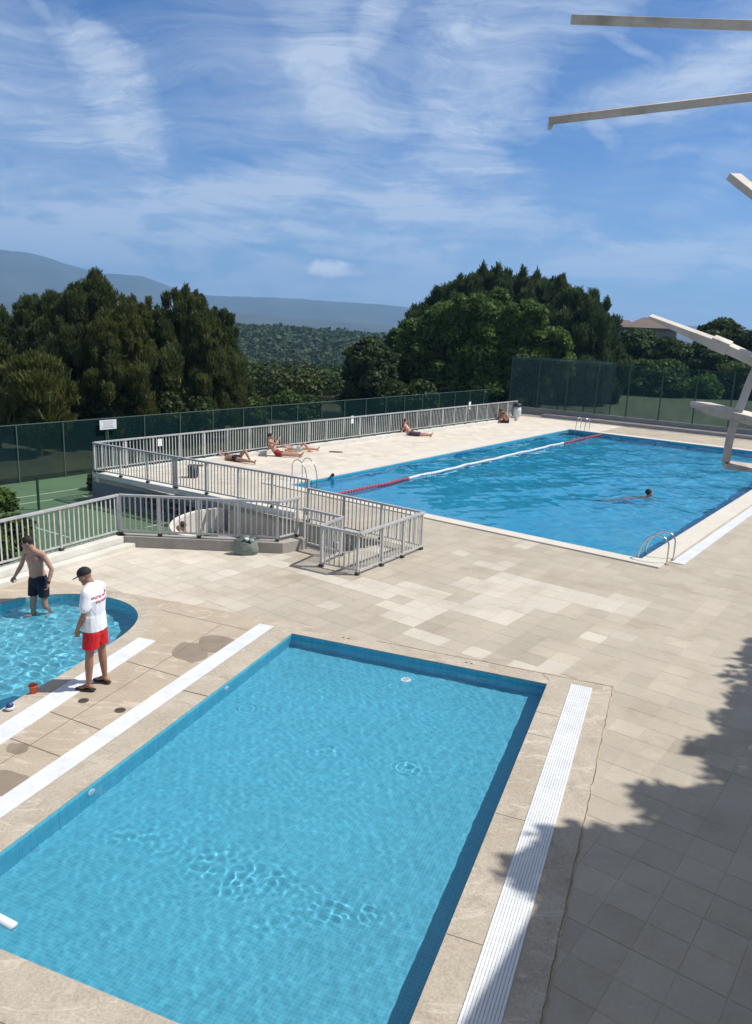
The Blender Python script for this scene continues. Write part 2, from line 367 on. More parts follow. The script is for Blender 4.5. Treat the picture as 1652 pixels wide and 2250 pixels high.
# orientation must be counter-clockwise
DECK = [Vector((p.x, p.y, 0)) for p in DECK]
ar = sum(DECK[i].x*DECK[(i+1) % len(DECK)].y - DECK[(i+1) % len(DECK)].x*DECK[i].y for i in range(len(DECK)))
if ar < 0: DECK = DECK[::-1]
COURT_Z = -0.8
def inpoly(p, poly):
    c = False; n = len(poly)
    for i in range(n):
        a, b = poly[i], poly[i-1]
        if (a.y > p[1]) != (b.y > p[1]) and p[0] < (b.x-a.x)*(p[1]-a.y)/(b.y-a.y)+a.x: c = not c
    return c
def offset_poly(P, d):          # grow a closed smooth polygon outwards
    n = len(P); ar = sum(P[i].x*P[(i+1) % n].y - P[(i+1) % n].x*P[i].y for i in range(n)); s = 1 if ar > 0 else -1; out = []
    for i in range(n):
        t1 = (P[i]-P[i-1]).normalized(); t2 = (P[(i+1) % n]-P[i]).normalized()
        n1 = Vector((t1.y, -t1.x, 0))*s; n2 = Vector((t2.y, -t2.x, 0))*s; m = (n1+n2); m = m/max(m.dot(n1), .3)
        out.append(P[i] + m*d)
    return out

# ---- terrain to the horizon
def terr_z(r, az):
    right = max(0, min(1, (az - R(14))/R(10)))
    flat = 58 + 40*right
    zf = -2.6
    if r < 44: z = zf
    elif r < flat: z = zf + (COURT_Z - .05 - zf)*min(1, (r-44)/8)
    elif r < 230: t = (r-flat)/(230-flat); t = t*t*(3-2*t); z = COURT_Z - .05 - (27 - 20*right)*t
    elif r < 720: t = (r-230)/490; t = t*t*(3-2*t); z0 = COURT_Z - .05 - (27-20*right); z = z0 + t*((-8.5 - 4*max(0, az-R(-8))/R(10)*(1-right)) - z0)
    elif r < 1600: t = (r-720)/880; z = -8.5 - 4*max(0, az-R(-8))/R(10)*(1-right) - 70*t
    else: z = -80
    return z
def az_of(x): return math.atan2((x-826)/FPX, 1.0)
ground_m = pm('dry_ground', (.045, .055, .026), .95, 0, .35, .5, 0)
rs = [0.0] + list(np.geomspace(8, 56, 10)) + list(np.linspace(62, 240, 14)) + list(np.linspace(280, 800, 16)) + list(np.geomspace(950, 9000, 10)); NA = 160
gv = []; gf = []
for r in rs:
    for k in range(NA):
        az = -math.pi + 2*math.pi*k/NA
        z = terr_z(r, az if abs(az) < 1.2 else 1.2)
        if r > 60: z += 1.6*math.sin(r*.031+az*17)*math.cos(az*41+r*.011)*min(1, (r-60)/100)*(r < 1000)
        gv.append((r*math.sin(az), r*math.cos(az), z))
for i in range(len(rs)-1):
    for k in range(NA): gf.append((i*NA+k, i*NA+(k+1) % NA, (i+1)*NA+(k+1) % NA, (i+1)*NA+k)[::-1])
me = bpy.data.meshes.new('ground'); me.from_pydata(gv, [], gf[NA*0:]); me.validate()
tag(link_mesh('ground', me, ground_m, smooth=True), kind='structure')

# ---- mountains
mprof = [(-900, 60), (-500, 95), (-250, 112), (-100, 108), (0, 105), (60, 104), (105, 99), (170, 84), (230, 72), (262, 74), (320, 72), (370, 55), (450, 42), (540, 42), (600, 44), (700, 42), (780, 40), (870, 36), (950, 30), (1100, 26), (1340, 24), (1500, 20), (1700, 16), (2300, 10)]
def mount_layer(name, prof, R0, amp, mat, seed, base=-80):
    rng = np.random.RandomState(seed); mv = []; mf = []; NX = 260; NR = 14
    ph = rng.rand(40)*6.28
    for j in range(NR):
        q = j/(NR-1)
        for i in range(NX):
            x = prof[0][0] + (prof[-1][0]-prof[0][0])*i/(NX-1)
            h = np.interp(x, [p[0] for p in prof], [p[1] for p in prof])
            az = math.atan((x-826)/FPX); rr = R0*(.62 + .38*q*1.0)
            top = CAMH + math.tan(h/FPX)*R0*1.0
            s = math.sin(q*math.pi/2)**1.25
            ridge = sum(math.sin(x*.013*(k+1)*1.7 + ph[k] + q*5*(1+k*.3))/(k+1.3) for k in range(9))
            z = base + (top-base)*s + amp*ridge*(1-q)*s*3 + amp*.18*sum(math.sin(x*.11*(k+1)+ph[k+10])/(k+1) for k in range(8))*q
            mv.append((rr*math.sin(az), rr*math.cos(az), z))
    for j in range(NR-1):
        for i in range(NX-1): mf.append((j*NX+i, j*NX+i+1, (j+1)*NX+i+1, (j+1)*NX+i))
    b = len(mv)                                     # far slope down again, so the range has depth
    for i in range(NX):
        x, y, z = mv[(NR-1)*NX+i]; mv.append((x*1.35, y*1.35, base))
    for i in range(NX-1): mf.append(((NR-1)*NX+i, (NR-1)*NX+i+1, b+i+1, b+i))
    me = bpy.data.meshes.new(name); me.from_pydata(mv, [], mf); me.update()
    return tag(link_mesh(name, me, mat, smooth=True), kind='structure')
mount_m = pm('mountain_woods', (.055, .065, .05), .95, 0, .3, .004, 0)
mount_layer('mountain_range', mprof, 5200, 8, mount_m, 3)
fprof = [(-900, 10), (-300, 16), (0, 12), (200, 8), (400, 10), (540, 8), (700, 2), (860, -4), (1000, -6), (1300, -4), (2300, -4)]
mount_layer('foothills', fprof, 3000, 3, mount_m, 8)

# ================================================================== deck
VOIDPOOLS = [SP[::1], BP[::1], RP]
deck = MB().prism(DECK, -1.45, -.0065, holes=[SP, BP, RP])
tag(deck.build('deck_base', pm('deck_concrete', (.50, .455, .385), .9, 0, .12, 3, .3, 60, dirt=(.34, .31, .26))), kind='structure')
# surround of cast concrete, zone polygon (bounded by curb, tile edge)
SL = [at(244, 1298), at(383, 1322), at(549, 1353), at(640, 1367), at(826, 1409), A1(.40, 0), A1(.40, -.95), A1(-9.5, -.95), A1(-13, 5.2), Vector((-11.3, 4.0, 0)), K0 - Vector((.4733, .8809, 0))*9.0 + Vector((.28, -.2, 0)), K0 - Vector((.4733, .8809, 0))*4.3 + Vector((.3, -.2, 0)), at(60, 1268)]
SL = [Vector((p.x, p.y, 0)) for p in SL]
ar = sum(SL[i].x*SL[(i+1) % len(SL)].y - SL[(i+1) % len(SL)].x*SL[i].y for i in range(len(SL)))
if ar < 0: SL = SL[::-1]
RPc = offset_poly(RP, .30); SPc = [A1(.34, -.93), A1(.34, 4.72), A1(-7.6, 4.72), A1(-7.6, -.93)]
RPh = offset_poly(RP, .02)
tag(MB().prism(SL, -.014, .002, holes=[[A1(.1, -.1), A1(.1, 4.43), A1(-7.18, 4.43), A1(-7.18, -.1)], RPh]).build('pool_surround', slab_m), kind='structure')
tag(MB().prism(SPc, -.02, .012, holes=[SP]).build('small_pool_coping', coping_m, bevel=.006), kind='structure')
tag(MB().prism(RPc, -.02, .010, holes=[RP]).build('round_pool_coping', coping_m), kind='structure')
BPc = [A2(-.42, -.55), A2(BL+.5, -.55), A2(BL+.5, BW+.85), A2(-.42, BW+.85)]
tag(MB().prism(BPc, -.02, .035, holes=[BP]).build('big_pool_coping', paleco_m, bevel=.01), kind='structure')

# ---- paving slabs, one mesh, each slab its own quad and tone
random.seed(4); rng = np.random.RandomState(7)
T = .40; tv = []; tf = []; tcol = []
BH = [A2(-.40, -.5), A2(BL+.4, -.5), A2(BL+.4, BW+.8), A2(-.40, BW+.8)]
def lownoise(x, y, s=0):
    return (math.sin(x*.9+1.3+s)*math.cos(y*.7-.4+s*2)+.6*math.sin(x*2.1-y*1.3+s)+.5*math.cos(x*.5+y*1.9+2+s))/2.1
pale = []       # groups of replaced, paler slabs: (a0,a1,b0,b1) in slab axes, metres from the big pool's near corner
def T2(p): d = Vector((p[0], p[1], 0)) - O2; return (d.dot(u2), d.dot(v2))
cA = lambda X, Y: at((1900+X/1.491)/1.8208, (2100+Y/1.491)/1.8208)
cB = lambda X, Y: at((1000+X/1.5018)/1.8208, (2200+Y/1.5018)/1.8208)
cC = lambda X, Y: at((300+X/1.8356)/1.8208, (1550+Y/1.8356)/1.8208)
pale_poly = [[cA(175, 290), cA(945, 465), cA(860, 525), cA(640, 470), cA(540, 530), cA(0, 400)], [cA(0, 400), cA(415, 500), cA(245, 608), cA(-80, 520)],
             [cB(850, 185), cB(1190, 245), cB(1130, 300), cB(1290, 330), cB(1060, 470), cB(945, 440), cB(960, 400), cB(900, 370), cB(950, 300), cB(640, 250), cB(320, 170), cB(440, 150)],
             [cB(840, 480), cB(960, 510), cB(900, 550), cB(790, 520)], [cB(1040, 475), cB(1280, 545), cB(1190, 600), cB(980, 515)], [cB(550, 450), cB(670, 480), cB(640, 500), cB(520, 470)],
             [cB(150, 65), cB(300, 95), cB(220, 130), cB(80, 100)], [cC(560, 1170), cC(1000, 1210), cC(1190, 1290), cC(700, 1300), cC(330, 1280), cC(420, 1210)], [cC(1040, 1330), cC(1250, 1330), cC(1060, 1400), cC(900, 1390)], [cC(120, 1270), cC(420, 1180), cC(330, 1160), cC(60, 1240)],
             [cC(1180, 1210), cC(1500, 1230), cC(1460, 1270), cC(1400, 1270)]]
tone_poly = [([cA(840, 1030), cA(1010, 1080), cA(890, 1210), cA(800, 1180)], 1.16), ([cA(745, 605), cA(860, 640), cA(640, 790), cA(480, 830)], 1.1), ([cA(1500, 380), cA(1640, 390), cA(1060, 1080), cA(900, 1020)], 1.07)]
for i in range(-56, 150):
    for j in range(-75, 66):
        a, b = i*T + T/2, j*T + T/2
        c = A2(a, b)
        if c.y < -1.5 or c.y > 52 or c.x > 34 or not inpoly(c, DECK): continue
        if inpoly(c, BH) or inpoly(c, [A1(.25, -.7), A1(.25, 4.4), A1(-7.5, 4.4), A1(-7.5, -.7)]): continue
        if inpoly(c, RP): continue
        cs = [A2(i*T+.002, j*T+.002), A2((i+1)*T-.002, j*T+.002), A2((i+1)*T-.002, (j+1)*T-.002), A2(i*T+.002, (j+1)*T-.002)]
        if all(inpoly(p, SL) for p in cs): continue
        if not all(inpoly(p, DECK) for p in cs): cs = [p + (c-p)*.0 for p in cs]
        if inpoly(cs[0], RP) or inpoly(cs[1], RP) or inpoly(cs[2], RP) or inpoly(cs[3], RP): continue
        zt = rng.uniform(-.0008, .0008); n0 = len(tv)
        tv += [(p.x, p.y, -.003 + zt + rng.uniform(-.0006, .0006)) for p in cs]; tf.append((n0, n0+1, n0+2, n0+3))
        base = np.array((.45, .40, .325)); g = 1 + .03*rng.randn()
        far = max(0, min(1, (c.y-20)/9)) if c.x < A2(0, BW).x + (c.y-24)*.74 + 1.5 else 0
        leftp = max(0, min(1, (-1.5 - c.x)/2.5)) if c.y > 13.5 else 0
        ln = lownoise(c.x, c.y)
        if ln > .62 and rng.rand() < .6: g *= 1.09
        if lownoise(c.x, c.y, 5) > .55 and rng.rand() < .8: g *= .90
        col = base*g
        if any(inpoly(c, P) for P in pale_poly): col = np.array((.565, .52, .445))*(1+.04*rng.randn())
        elif c.y < 19 and c.y > 11 and c.x > -3 and c.x < 5.5 and lownoise(c.x*1.7, c.y*1.7, 3) > .25 and rng.rand() < .35: col = np.array((.53, .485, .41))*(1+.04*rng.randn())
        for P, k in tone_poly:
            if inpoly(c, P): col = col*k
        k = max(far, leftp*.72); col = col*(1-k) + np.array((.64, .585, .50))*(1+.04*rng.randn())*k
        # rain-washed, darker slabs under the tree
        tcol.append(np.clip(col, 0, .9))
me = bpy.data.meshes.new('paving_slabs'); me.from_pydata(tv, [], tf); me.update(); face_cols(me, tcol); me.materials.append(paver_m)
tag(link_mesh('paving_slabs', me, None), kind='structure')

# ---- overflow grates (white plastic slats in a channel)
def grate(name, quad, across_n, label, z=.013):
    """quad: p0,p1 across one end, p3,p2 across the other; slats run along the length"""
    p0, p1, p2, p3 = quad; m = MB(); L = (p3-p0).length; nd = max(2, int(L/.5))
    root = empty(name, ((p0+p2)/2), label, 'drain grate', 'white plastic overflow grates')
    ch = MB().prism([p0, p1, p2, p3] if ((p1-p0).cross(p3-p0)).z > 0 else [p0, p3, p2, p1], z-.012, z-.004); ch.build('channel', MATS['grate_channel'], root)
    n = across_n
    for k in range(n):
        s0 = (k+.12)/n; s1 = (k+.88)/n
        a, b = p0.lerp(p1, s0), p0.lerp(p1, s1); c, d = p3.lerp(p2, s0), p3.lerp(p2, s1)
        poly = [a, b, d, c] if ((b-a).cross(c-a)).z > 0 else [a, c, d, b]
        m.prism(poly, z-.004, z+.004)
    for k in range(int(L/.10)):
        t = (k+.5)/int(L/.10); a, b = p0.lerp(p3, t), p1.lerp(p2, t)
        m.bar(a + Vector((0, 0, z-.0005)), b + Vector((0, 0, z-.0005)), .012, .006)
    m.build('slats', grate_m, root)
    return root
pm('grate_channel', (.52, .54, .56), .7)
grate('drain_grate', [at(305, 1402.3), at(341.7, 1409.7), at(341.7, 1409.7) + (at(0, 1638)-at(341.7, 1409.7))*1.9, at(305, 1402.3) + (at(0, 1596)-at(305, 1402.3))*1.9], 10, 'white grate strip beside the round pool, the man in red shorts stands over it')
grate('drain_grate', [A1(.12, 5.02), A1(.12, 4.74), A1(-7.6, 4.74), A1(-7.6, 5.02)], 10, 'long white grate strip along the left side of the near rectangular pool', .016)
grate('drain_grate', [A1(.14, -.34), A1(.14, -.655), A1(-7.5, -.655), A1(-7.5, -.34)], 11, 'white grate strip right of the near pool, half in tree shade', .021)
grate('drain_grate', [A2(.30, -.62), A2(.30, -.90), A2(20, -.90), A2(20, -.62)], 10, 'white grate strip along the right edge of the big swimming pool', .012)

# ---- pools
def pool(name, outline, depth, mat, wallmat=None, coping=.0):
    outline = offset_poly(outline, -.005)
    n = len(outline); v = [(p.x, p.y, -.001) for p in outline] + [(p.x, p.y, -depth) for p in outline]
    m = MB(); m.v = v
    for t in tessellate_polygon([outline]):
        a, b_, c = (outline[i] for i in t); t = t if (b_-a).cross(c-a).z > 0 else t[::-1]; m.f.append(tuple(n+i for i in t))
    ar = sum(outline[i].x*outline[(i+1) % n].y - outline[(i+1) % n].x*outline[i].y for i in range(n))
    for i in range(n):
        q = (i, (i+1) % n, n+(i+1) % n, n+i); m.f.append(q if ar > 0 else q[::-1])
    o = m.build(name, mat); o.cycles.is_caustics_receiver = True
    return tag(o, kind='structure')
pool('small_pool_basin', SP, .42, tileA_m)
pool('big_pool_basin', BP, 1.1, tileB_m)
pool('round_pool_basin', RP, .54, tileC_m)
def water(name, outline, z, step, fn, mat, label=None):
    xs = np.arange(min(p.x for p in outline), max(p.x for p in outline)+step, step); return None
def rect_water(name, Afn, a0, a1, b0, b1, z, step, fn, mat):
    na = int((a1-a0)/step)+1; nb = int((b1-b0)/step)+1
    aa, bb = np.meshgrid(np.linspace(a0, a1, na), np.linspace(b0, b1, nb), indexing='ij')
    o, ux, vx = Afn(0, 0), Afn(1, 0)-Afn(0, 0), Afn(0, 1)-Afn(0, 0)
    X = o.x + ux.x*aa + vx.x*bb; Y = o.y + ux.y*aa + vx.y*bb; Z = z + fn(X, Y)
    V = np.stack([X, Y, Z], -1).reshape(-1, 3).astype(np.float32)
    I, J = np.meshgrid(np.arange(na-1), np.arange(nb-1), indexing='ij')
    F = np.stack([I*nb+J, (I+1)*nb+J, (I+1)*nb+J+1, I*nb+J+1], -1).reshape(-1, 4)
    if (ux.cross(vx)).z < 0: F = F[:, ::-1]
    return np_mesh(name, V, F, mat)
def np_mesh(name, V, F, mat, smooth=True, parent=None, cols=None):
    me = bpy.data.meshes.new(name); k = F.shape[1]
    me.vertices.add(len(V)); me.vertices.foreach_set('co', V.astype(np.float32).ravel())
    me.loops.add(F.size); me.loops.foreach_set('vertex_index', F.astype(np.int32).ravel())
    me.polygons.add(len(F)); me.polygons.foreach_set('loop_start', np.arange(0, F.size, k, dtype=np.int32))
    me.polygons.foreach_set('loop_total', np.full(len(F), k, dtype=np.int32))
    me.polygons.foreach_set('use_smooth', np.full(len(F), smooth)); me.update(calc_edges=True)
    if cols is not None: face_cols(me, cols)
    return link_mesh(name, me, mat, parent)
def waves(seed, n, lmin, lmax, amp, dirs=None, spread=3.14, power=1.4):
    r = np.random.RandomState(seed); P = []
    for i in range(n):
        L = lmin*(lmax/lmin)**(r.rand()**power); a = r.rand()*6.283 if dirs is None else dirs + (r.rand()-.5)*spread
        P.append((2*math.pi/L, math.cos(a), math.sin(a), r.rand()*6.283))
    def f(X, Y):
        Z = 0
        for k, c, s, ph in P: Z = Z + np.cos(k*(X*c+Y*s)+ph)/k
        return Z*amp
    return f
calm = waves(2, 60, .08, .7, .0050)
def disturbed(cx, cy, rx, ry, seed, amp, rot=0.0):
    wv = waves(seed, 30, .07, .2, amp)
    def f(X, Y):
        dx, dy = X-cx, Y-cy; c, s = math.cos(rot), math.sin(rot); p, q = dx*c+dy*s, -dx*s+dy*c
        return wv(X, Y)*np.exp(-(p/rx)**2-(q/ry)**2)
    return f
def ring(cx, cy, r0, amp):
    def f(X, Y):
        d = np.hypot(X-cx, Y-cy); return amp*np.cos((d-r0)*2*math.pi/.075)*np.exp(-((d-r0)/.07)**2)
    return f
zw = -.045
def P_(x, y): p = at(x, y, zw); return p.x, p.y
D = [disturbed(*P_(335, 1800), .34, .16, 11, 0.0208), disturbed(*P_(420, 1830), .30, .13, 12, 0.0156), disturbed(*P_(490, 1855), .16, .30, 13, 0.0208), disturbed(*P_(575, 1900), .36, .26, 14, 0.0260), disturbed(*P_(660, 1905), .25, .2, 15, 0.0169), disturbed(*P_(790, 1960), .42, .16, 16, 0.0286), disturbed(*P_(640, 1990), .30, .12, 17, 0.0169), disturbed(*P_(740, 1620), .28, .12, 18, 0.0156), disturbed(*P_(935, 1660), .30, .14, 19, 0.0156), disturbed(*P_(930, 1655), .12, .10, 29, 0.0208), disturbed(*P_(600, 1870), 1.2, .35, 21, .006, -.4)]
Rg = [ring(*P_(925, 1657), .12, .0013), ring(*P_(570, 1533), .10, .0011), ring(*P_(892, 1486), .07, .0010)]
def smallf(X, Y):
    Z = calm(X, Y)
    for f in D + Rg: Z = Z + f(X, Y)
    return Z
sw = rect_water('small_pool_water', A1, -7.08, 0, 0, 4.33, zw, .022, smallf, water_m)
bigwv = waves(5, 60, .35, 2.6, .0125, R(-30), 2.2, 1.0); bigfine = waves(6, 30, .22, .6, .009, R(-20), 3.0)
def bigf(X, Y):
    p = ((X-O2.x)*u2.x + (Y-O2.y)*u2.y)                 # calmer towards the near end
    k = np.clip((p+1.0)/9, .30, 1)
    sx, sy = at(1425, 1090, -.06).x, at(1425, 1090, -.06).y; d = np.hypot(X-sx, Y-sy)
    return (bigwv(X, Y) + bigfine(X, Y))*k + .012*np.cos(d*7)*np.exp(-d/1.3)
bw = rect_water('big_pool_water', A2, 0, BL, 0, BW, -.06, .085, bigf, waterB_m)
# round pool: grid clipped to the outline by a fan of rings
cR = Vector((sum(p.x for p in RP)/len(RP), sum(p.y for p in RP)/len(RP), 0)); RPd = []
for i in range(len(RP)):
    for s in range(6): RPd.append(RP[i].lerp(RP[(i+1) % len(RP)], s/6))
nr = 90; rwv = waves(9, 60, .10, .9, .017)
VV = np.array([[(cR.x + (p.x-cR.x)*q/nr, cR.y + (p.y-cR.y)*q/nr) for p in RPd] for q in range(1, nr+1)])
Zr = -.07 + rwv(VV[..., 0], VV[..., 1]); Vr = np.concatenate([VV, Zr[..., None]], -1).reshape(-1, 3)
m_ = len(RPd); I, J = np.meshgrid(np.arange(nr-1), np.arange(m_), indexing='ij')
Fr = np.stack([I*m_+J, I*m_+(J+1) % m_, (I+1)*m_+(J+1) % m_, (I+1)*m_+J], -1).reshape(-1, 4)[:, ::-1]
ar = sum(RPd[i].x*RPd[(i+1) % m_].y - RPd[(i+1) % m_].x*RPd[i].y for i in range(m_))
if ar < 0: Fr = Fr[:, ::-1]
rw = np_mesh('round_pool_water', Vr, Fr, water_m)
for o in (sw, bw, rw): tag(o, kind='structure'); o.cycles.is_caustics_caster = True

# ================================================================== court and stairwell
court_m = pm('court_green', (.070, .135, .070), .85, 0, .14, .8, .2, 40, dirt=(.10, .13, .07), dscale=.4)
line_m = pm('court_line', (.34, .42, .36), .8)
fdir = Vector((.6195, .785, 0)).normalized()
F0 = Vector((-12.70, 26.88, 0)) - fdir*16; F1 = Vector((-12.70, 26.88, 0)) + fdir*38
crt = [Vector((-30, -2, 0)), K1 + Vector((.1, 0, 0)), K0 + Vector((.1, -.1, 0)), R8a + Vector((.1, -.1, 0)), G_far, VOID_R, C_mid + Vector((.05, .05, 0)), C0 + Vector((.1, 0, 0)), C_far + Vector((.05, -.05, 0)), F1 + Vector((-.2, 0, 0)), F0]
crt = [Vector((p.x, p.y, 0)) for p in crt]
ar = sum(crt[i].x*crt[(i+1) % len(crt)].y - crt[(i+1) % len(crt)].x*crt[i].y for i in range(len(crt)))
tag(MB().prism(crt if ar > 0 else crt[::-1], COURT_Z-.04, COURT_Z).build('tennis_court', court_m), kind='structure')
ml = MB()
for a, b in [((39.9, 1093.6), (179.6, 1072.7)), ((39.9, 1108.6), (177.6, 1088.7)), ((177.6, 1088.2), (235, 1104)), ((39.9, 1148.5), (150, 1180)), ((256.5, 1111.5), (361.3, 1135.7)), ((319.7, 1158.9), (372, 1147))]:
    p, q = at(*a, COURT_Z), at(*b, COURT_Z); e = (q-p)*.02
    nrm = (q-p).normalized().cross(Vector((0, 0, 1)))*.03
    ml.prism([p-nrm-e, p+nrm-e, q+nrm+e, q-nrm+e][::1], COURT_Z+.001, COURT_Z+.004)
tag(ml.build('court_markings', line_m), kind='structure')
p = at(85.8, 1120.6, COURT_Z)
t_ = empty('net_post', p, 'short dark green tennis net post standing alone on the court', 'net post')
MB().tube([p, p + Vector((0, 0, 1.0))], .04).build('post', pm('dark_green_paint', (.02, .06, .04), .5), t_); MB().tube([p + Vector((0, 0, 1.0)), p + Vector((0, 0, 1.04))], .05).build('cap', black_m, t_)

vg = [F0, F1, F1 + Vector((-8, 7, 0)), F0 + Vector((-11, 9, 0))]
tag(MB().prism(ccw(vg), -3.2, COURT_Z-.06).build('verge', ground_m), kind='structure')
# lower concrete floor, steps and the curved wall in the stairwell
fl = [K0 + Vector((2.6, .2, 0)), R8a + Vector((.3, .1, 0)), G_far, VOID_R, C_mid, C_mid.lerp(C0, .36)]
floor_m = pm('lower_floor', (.40, .36, .32), .9, 0, .12, 2)
tag(MB().prism(ccw(fl), COURT_Z+.001, COURT_Z+.012).build('stairwell_floor', floor_m), kind='structure')
st = MB(); nst = 5; sdv = (C_mid-VOID_R).normalized()
for k in range(nst):
    a0 = .02 + k*.34; h = -(k+1)*.8/6
    A_, B_ = VOID_R + sdv*a0 + Vector((0, 0, 0)), G_far + sdv*a0
    A2_, B2_ = VOID_R + sdv*(a0+.34), G_far + sdv*(a0+.34)
    st.prism(ccw([A_, B_, B2_, A2_]), COURT_Z+.013, h)
tag(st.build('stair_flight', wallconc_m), 'concrete steps going down inside the railed stairwell', 'steps')
def arc_wall():
    # pale curved wall of the pit, rim traced at deck level, thick and standing on the lower floor
    rim = [(640, 1137), (603, 1128), (560, 1121), (520, 1117), (480, 1117.5), (440, 1123), (405, 1134), (387, 1147), (386, 1160), (398, 1170), (430, 1176)]
    P = [at(x, y, -.13) for x, y in rim]; P = [Vector((p.x, p.y)) for p in P]
    P = catmull(P, 5, False); P.append(Vector((at(430, 1176, -.13).x, at(430, 1176, -.13).y)))
    out = []
    c = sum((Vector(p) for p in P), Vector((0, 0)))/len(P)
    for i, p in enumerate(P):
        t = (P[min(i+1, len(P)-1)]-P[max(i-1, 0)]).normalized(); n = Vector((-t.y, t.x))
        if n.dot(p-c) < 0: n = -n
        out.append(p + n*.14)
    return P, out
Pi, Po = arc_wall(); m = MB(); n = len(Pi)
m.v = [(p.x, p.y, COURT_Z-.3) for p in Pi] + [(p.x, p.y, -.13) for p in Pi] + [(p.x, p.y, COURT_Z-.3) for p in Po] + [(p.x, p.y, -.13) for p in Po]
for i in range(n-1):
    m.f += [(i, i+1, n+i+1, n+i), (2*n+i+1, 2*n+i, 3*n+i, 3*n+i+1), (n+i, n+i+1, 3*n+i+1, 3*n+i)]
m.f += [(0, n, 3*n, 2*n), (n-1, 2*n-1+n, 4*n-1, 2*n-1)]
pit_m = pm('pale_render', (.70, .65, .58), .85, 0, .08, 2, .2, 40, dirt=(.46, .41, .35))
arc = m.build('curved_wall', pit_m, smooth=False)
bmx = bmesh.new(); bmx.from_mesh(arc.data); bmesh.ops.recalc_face_normals(bmx, faces=bmx.faces); bmx.to_mesh(arc.data); bmx.free()
tag(arc, 'pale curved retaining wall seen through the railing beside the steps', 'wall')
# retaining wall face with openings under the deck edge, ledge on top
def ledge(name, a, b, wdt, h, mat, off, label, z0=0.0):
    d = (b-a).normalized(); nrm = Vector((-d.y, d.x, 0))*off
    P = [a, b, b+nrm*wdt, a+nrm*wdt]
    o = MB().prism(ccw(P), z0, h).build(name, mat, bevel=.008); return tag(o, label, 'kerb')
ledge('edge_kerb', C_mid + (C_mid-C0).normalized()*-.15, C0, .30, .15, ledge_m, -1, 'white concrete kerb under the railing between stairwell and sun deck', -.16)
ledge('edge_kerb', C0 + (C_far-C0).normalized()*.02, C_far, .34, .15, ledge_m, -1, 'long white concrete kerb along the back of the sunbathing deck', -.16)
bl = MB(); dd = (C0-C_mid).normalized(); nn = Vector((dd.y, -dd.x, 0)); nn = nn if nn.dot(Vector((-1, -1, 0))) > 0 else -nn
L2 = (C0-C_mid).length
bl.bar(C_mid + dd*(L2*.30) + nn*.012 + Vector((0, 0, -.55)), C0 + nn*.012 + Vector((0, 0, -.55)), .02, .78)
tag(bl.build('retaining_wall', pm('blue_grey_render', (.16, .17, .19), .9, 0, .2, 2, dirt=(.1, .1, .1))), 'blue grey retaining wall face below the sun deck beside the court', 'wall')
for k in range(9):
    for r_ in range(2):
        q = C_mid + dd*(L2*.36 + k*.34) + nn*.035
        o = MB(); o.bar(q + Vector((0, 0, -.36-r_*.20)), q + dd*.2 + Vector((0, 0, -.36-r_*.20)), .03, .13)
        tag(o.build('vent_block', dark_m), 'small dark square opening in a double row in the wall above the court', 'vent', 'square wall openings above the court')

# near kerb carrying the railings
def kerb_run(name, pts, wdt, h, label, mat, side):
    P = pts; inner = []
    for i, p in enumerate(P):
        t = (P[min(i+1, len(P)-1)]-P[max(i-1, 0)]).normalized()
        if 0 < i < len(P)-1:
            t1 = (P[i]-P[i-1]).normalized(); t2 = (P[i+1]-P[i]).normalized(); n1 = Vector((t1.y, -t1.x, 0)); n2 = Vector((t2.y, -t2.x, 0)); mm = n1+n2; mm = mm/mm.dot(n1)
        else: mm = Vector((t.y, -t.x, 0))
        inner.append(p + mm*wdt*side)
    o = MB().prism(ccw(P + inner[::-1]), -.013, h).build(name, mat, bevel=.012); return tag(o, label, 'kerb')
kerb_run('railing_kerb', [K1, K0 + Vector((0, -.02, 0))], .30, .25, 'white painted concrete kerb under the left railing behind the round pool', ledge_m, 1)
kerb_run('step_kerb', [K1 + Vector((.27, -.14, 0)), K0 + Vector((.27, -.22, 0))], .22, .10, 'low white step running along the foot of the left kerb', ledge_m, 1)
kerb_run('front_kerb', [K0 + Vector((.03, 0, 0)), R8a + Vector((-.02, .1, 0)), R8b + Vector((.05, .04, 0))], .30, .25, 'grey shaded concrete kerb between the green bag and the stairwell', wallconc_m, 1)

# ================================================================== railings
def railing(a, b, z, h, label, posts, gap=.125, cap=.085, bw_=.03, ends=(True, True), group='grey metal railings', name='railing', shoes=True):
    a = Vector((a[0], a[1], z)); b = Vector((b[0], b[1], z)); L = (b-a).length; d = (b-a)/L
    root = empty(name, a, label, 'railing', group)
    MB().bar(a + Vector((0, 0, h-.02)), b + Vector((0, 0, h-.02)), cap, .05).build('top_rail', railtop_m, root, bevel=.006)
    MB().bar(a + d*.03 + Vector((0, 0, .10)), b - d*.03 + Vector((0, 0, .10)), .035, .035).build('bottom_rail', rail_m, root)
    m = MB(); n = int(L/gap); yaw = math.atan2(d.y, d.x)
    for k in range(1, n):
        p = a + d*(L*k/n); m.box((p.x, p.y, z + (.10+h-.045)/2), .012 if bw_ < .02 else bw_, .012, h-.045-.10, yaw)
    m.build('balusters', rail_m, root)
    for k in range(posts):
        t = k/(posts-1) if posts > 1 else .5
        if (k == 0 and not ends[0]) or (k == posts-1 and not ends[1]): continue
        p = a + d*(.03 + (L-.06)*t)
        o = MB().box((p.x, p.y, z + (h-.045)/2+.002), .05, .05, h-.05, yaw).build('post', rail_m, root)
        if shoes: MB().box((p.x, p.y, z+.03), .085, .085, .06, yaw).build('shoe', foot_m, root)
    return root
kd = (K0-K1).normalized()
KL0 = K0 + Vector((.06, -.16, 0)) - kd*0; KL1 = KL0 - kd*16
railing(KL1, KL0, .25, .95, 'railing on the white kerb behind the round pool, running out of frame at left', 11)
